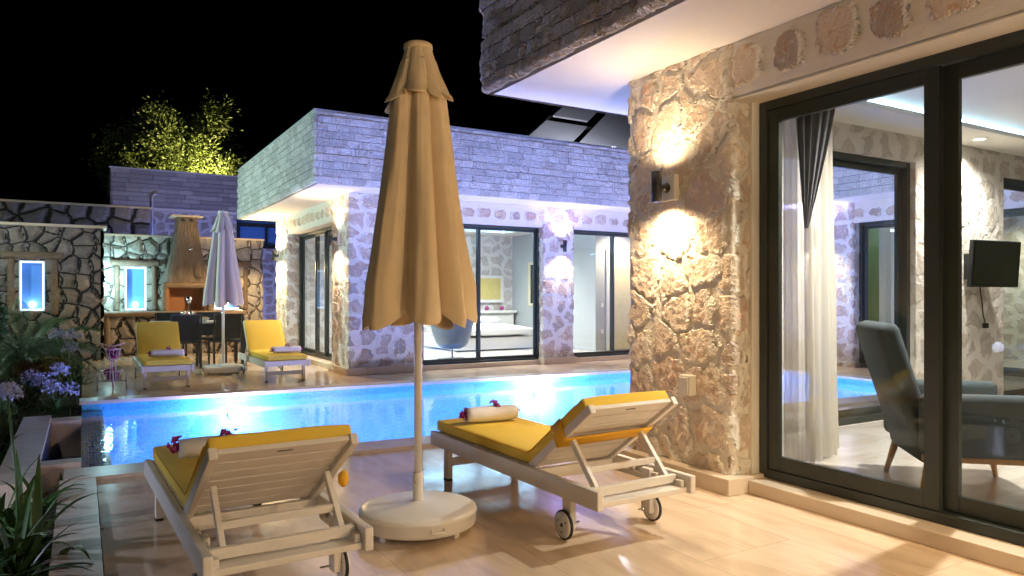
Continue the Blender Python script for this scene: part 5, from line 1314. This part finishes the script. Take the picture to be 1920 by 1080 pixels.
def bush(loc, r, h, n, mat, lab, sd, name='shrub', ls=.05, grp=None, wv=.3):
    rnd = random.Random(sd); t = thing(name, lab, 'shrub', loc, 0, grp); L = Vector(loc); m = MB(); s_ = MB()
    for k in range(9):
        a = rnd.uniform(0, 6.28); e = L + Vector((r * .6 * math.cos(a), r * .6 * math.sin(a), h * rnd.uniform(.5, .9))); s_.tube([L, (L + e) / 2 + Vector((0, 0, .05)), e], [.012, .009, .004], 5)
    s_.build('stems', 'trunk', t)
    for k in range(n):
        z = rnd.random(); a = rnd.uniform(0, 6.28); rr = r * (1 - abs(z - .45) * .9) * rnd.uniform(.35, 1) * (1 + wv * mnoise.noise(Vector((math.cos(a) * 2, math.sin(a) * 2, z * 4 + sd))))
        c = L + Vector((rr * math.cos(a), rr * math.sin(a), h * z)); leaf_faces(m, c, Vector((math.cos(a), math.sin(a), .8 + rnd.gauss(0, .5))), ls * rnd.uniform(.6, 1.2), ls * .18, rnd)
    m.build('foliage', mat, t)
bush((-1.25, 10.9, -.1), .42, 2.1, 6200, 'leaf_mid', 'tall bright green conifer at the left edge before the dark wall', 20, 'conifer', .10)
bush((-.36, 13.4, -.12), .20, .34, 700, 'leaf_gold', 'small golden yellow shrub right of the palm trunk', 21, grp='golden shrubs round the palm')
bush((-1.12, 13.3, -.12), .18, .28, 600, 'leaf_gold', 'small golden yellow shrub left of the palm trunk', 22, grp='golden shrubs round the palm')
bush((-.55, 13.9, -.12), .18, .30, 600, 'leaf_gold', 'small golden yellow shrub behind the tall agapanthus', 23, grp='golden shrubs round the palm')
bush((-.62, 10.2, -.12), .30, .34, 1500, 'leaf_dark', 'low dark green shrub behind the pool corner flowers', 24)
bush((-.85, 8.6, -.12), .30, .42, 1700, 'leaf_mid', 'low green shrub at the left edge behind the stone kerb', 25)
bush((-.72, 6.6, -.12), .20, .30, 1200, 'leaf_dark', 'low dark shrub beside the stone kerb', 26)
# grass and pebbles
rnd = random.Random(50); m = MB()
for k in range(26000):
    y = rnd.uniform(3.0, 14.8); x = -.52 - abs(rnd.gauss(0, 1)) * 1.5 if y < 9 else rnd.uniform(-3.8, -.05)
    if x < -4: continue
    c = Vector((x, y, -.12)); h = rnd.uniform(.03, .10); a = rnd.uniform(0, 6.28); s_ = Vector((math.cos(a), math.sin(a), 0)) * .004; b = Vector((rnd.gauss(0, .02), rnd.gauss(0, .02), h))
    m.add([c - s_, c + s_, c + b], [(0, 1, 2)])
tag(m.build('grass', 'leaf_mid'), 'short grass in the garden bed', None, None, 'stuff')
m = MB()
for k in range(420):
    u = rnd.random(); c = Vector((-2.0 + 1.75 * u + rnd.gauss(0, .04), 12.4 + .25 * math.sin(u * 3.1) + rnd.gauss(0, .09), -.10)); r_ = rnd.uniform(.015, .035)
    bm = bmesh.new(); bmesh.ops.create_icosphere(bm, subdivisions=1, radius=r_); bmesh.ops.scale(bm, vec=(1, 1, .6), verts=bm.verts); bmesh.ops.translate(bm, verts=bm.verts, vec=c); m.bm(bm, True)
tag(m.build('pebbles', 'pebble'), 'white pebbles edging the garden bed', None, None, 'stuff')
# added out-of-view floodlight that greens the bed and the west face of the far villa
gs = thing('garden_spot', 'added floodlight on a thin post, out of view before the dark wall', 'spotlight', (-2.6, 13.5, -.1))
MB().tube([(-2.6, 13.5, -.12), (-2.6, 13.5, 2.5)], .02, 8).tube([(-2.66, 13.5, 2.52), (-2.54, 13.48, 2.50)], [.035, .055], 12).build('spot_body', 'black_metal', gs)
light('garden_fill', 'SPOT', (-2.50, 13.47, 2.50), 420, (.60, .95, .90), gs, target=(2.8, 12.6, 3.0), spot_size=R(84), spot_blend=.7, shadow_soft_size=.2)
light('garden_fill', 'POINT', (-2.50, 13.3, 2.35), 75, (.75, .95, .85), gs, shadow_soft_size=.15)

vl = thing('garden_spot', 'added low violet bollard lamp, out of view left of the near terrace', 'spotlight', (-1.7, 4.4, -.12))  # added lamp lifting the dark left foreground, outside the frame
MB().lathe([(.001, .62), (.05, .61), (.05, 0), (.001, 0)], (-1.7, 4.4, -.12), 16).build('bollard_body', 'black_metal', vl)
light('bollard_fill', 'SPOT', (-1.7, 4.4, .60), 46, (.66, .72, 1.0), vl, target=(-1.4, 4.4, -.12), spot_size=R(150), spot_blend=.6, shadow_soft_size=.06)
lp_ = thing('added_lamp_post', 'added warm fill lamp on a post behind the camera', 'lamp', (-.9, -2.6, 0))  # added behind the camera as soft warm fill for pier and terrace
MB().tube([(-.9, -2.6, -.1), (-.9, -2.6, 2.2)], .03, 10).build('post', 'black_metal', lp_)
MB().lathe([(.001, .13), (.09, .10), (.10, -.02), (.06, -.10), (.001, -.10)], (-.9, -2.6, 2.3), 18).build('globe', 'globe_glow', lp_)
light('post_fill', 'POINT', (-.9, -2.42, 2.3), 60, (1, .84, .66), lp_, shadow_soft_size=.10)
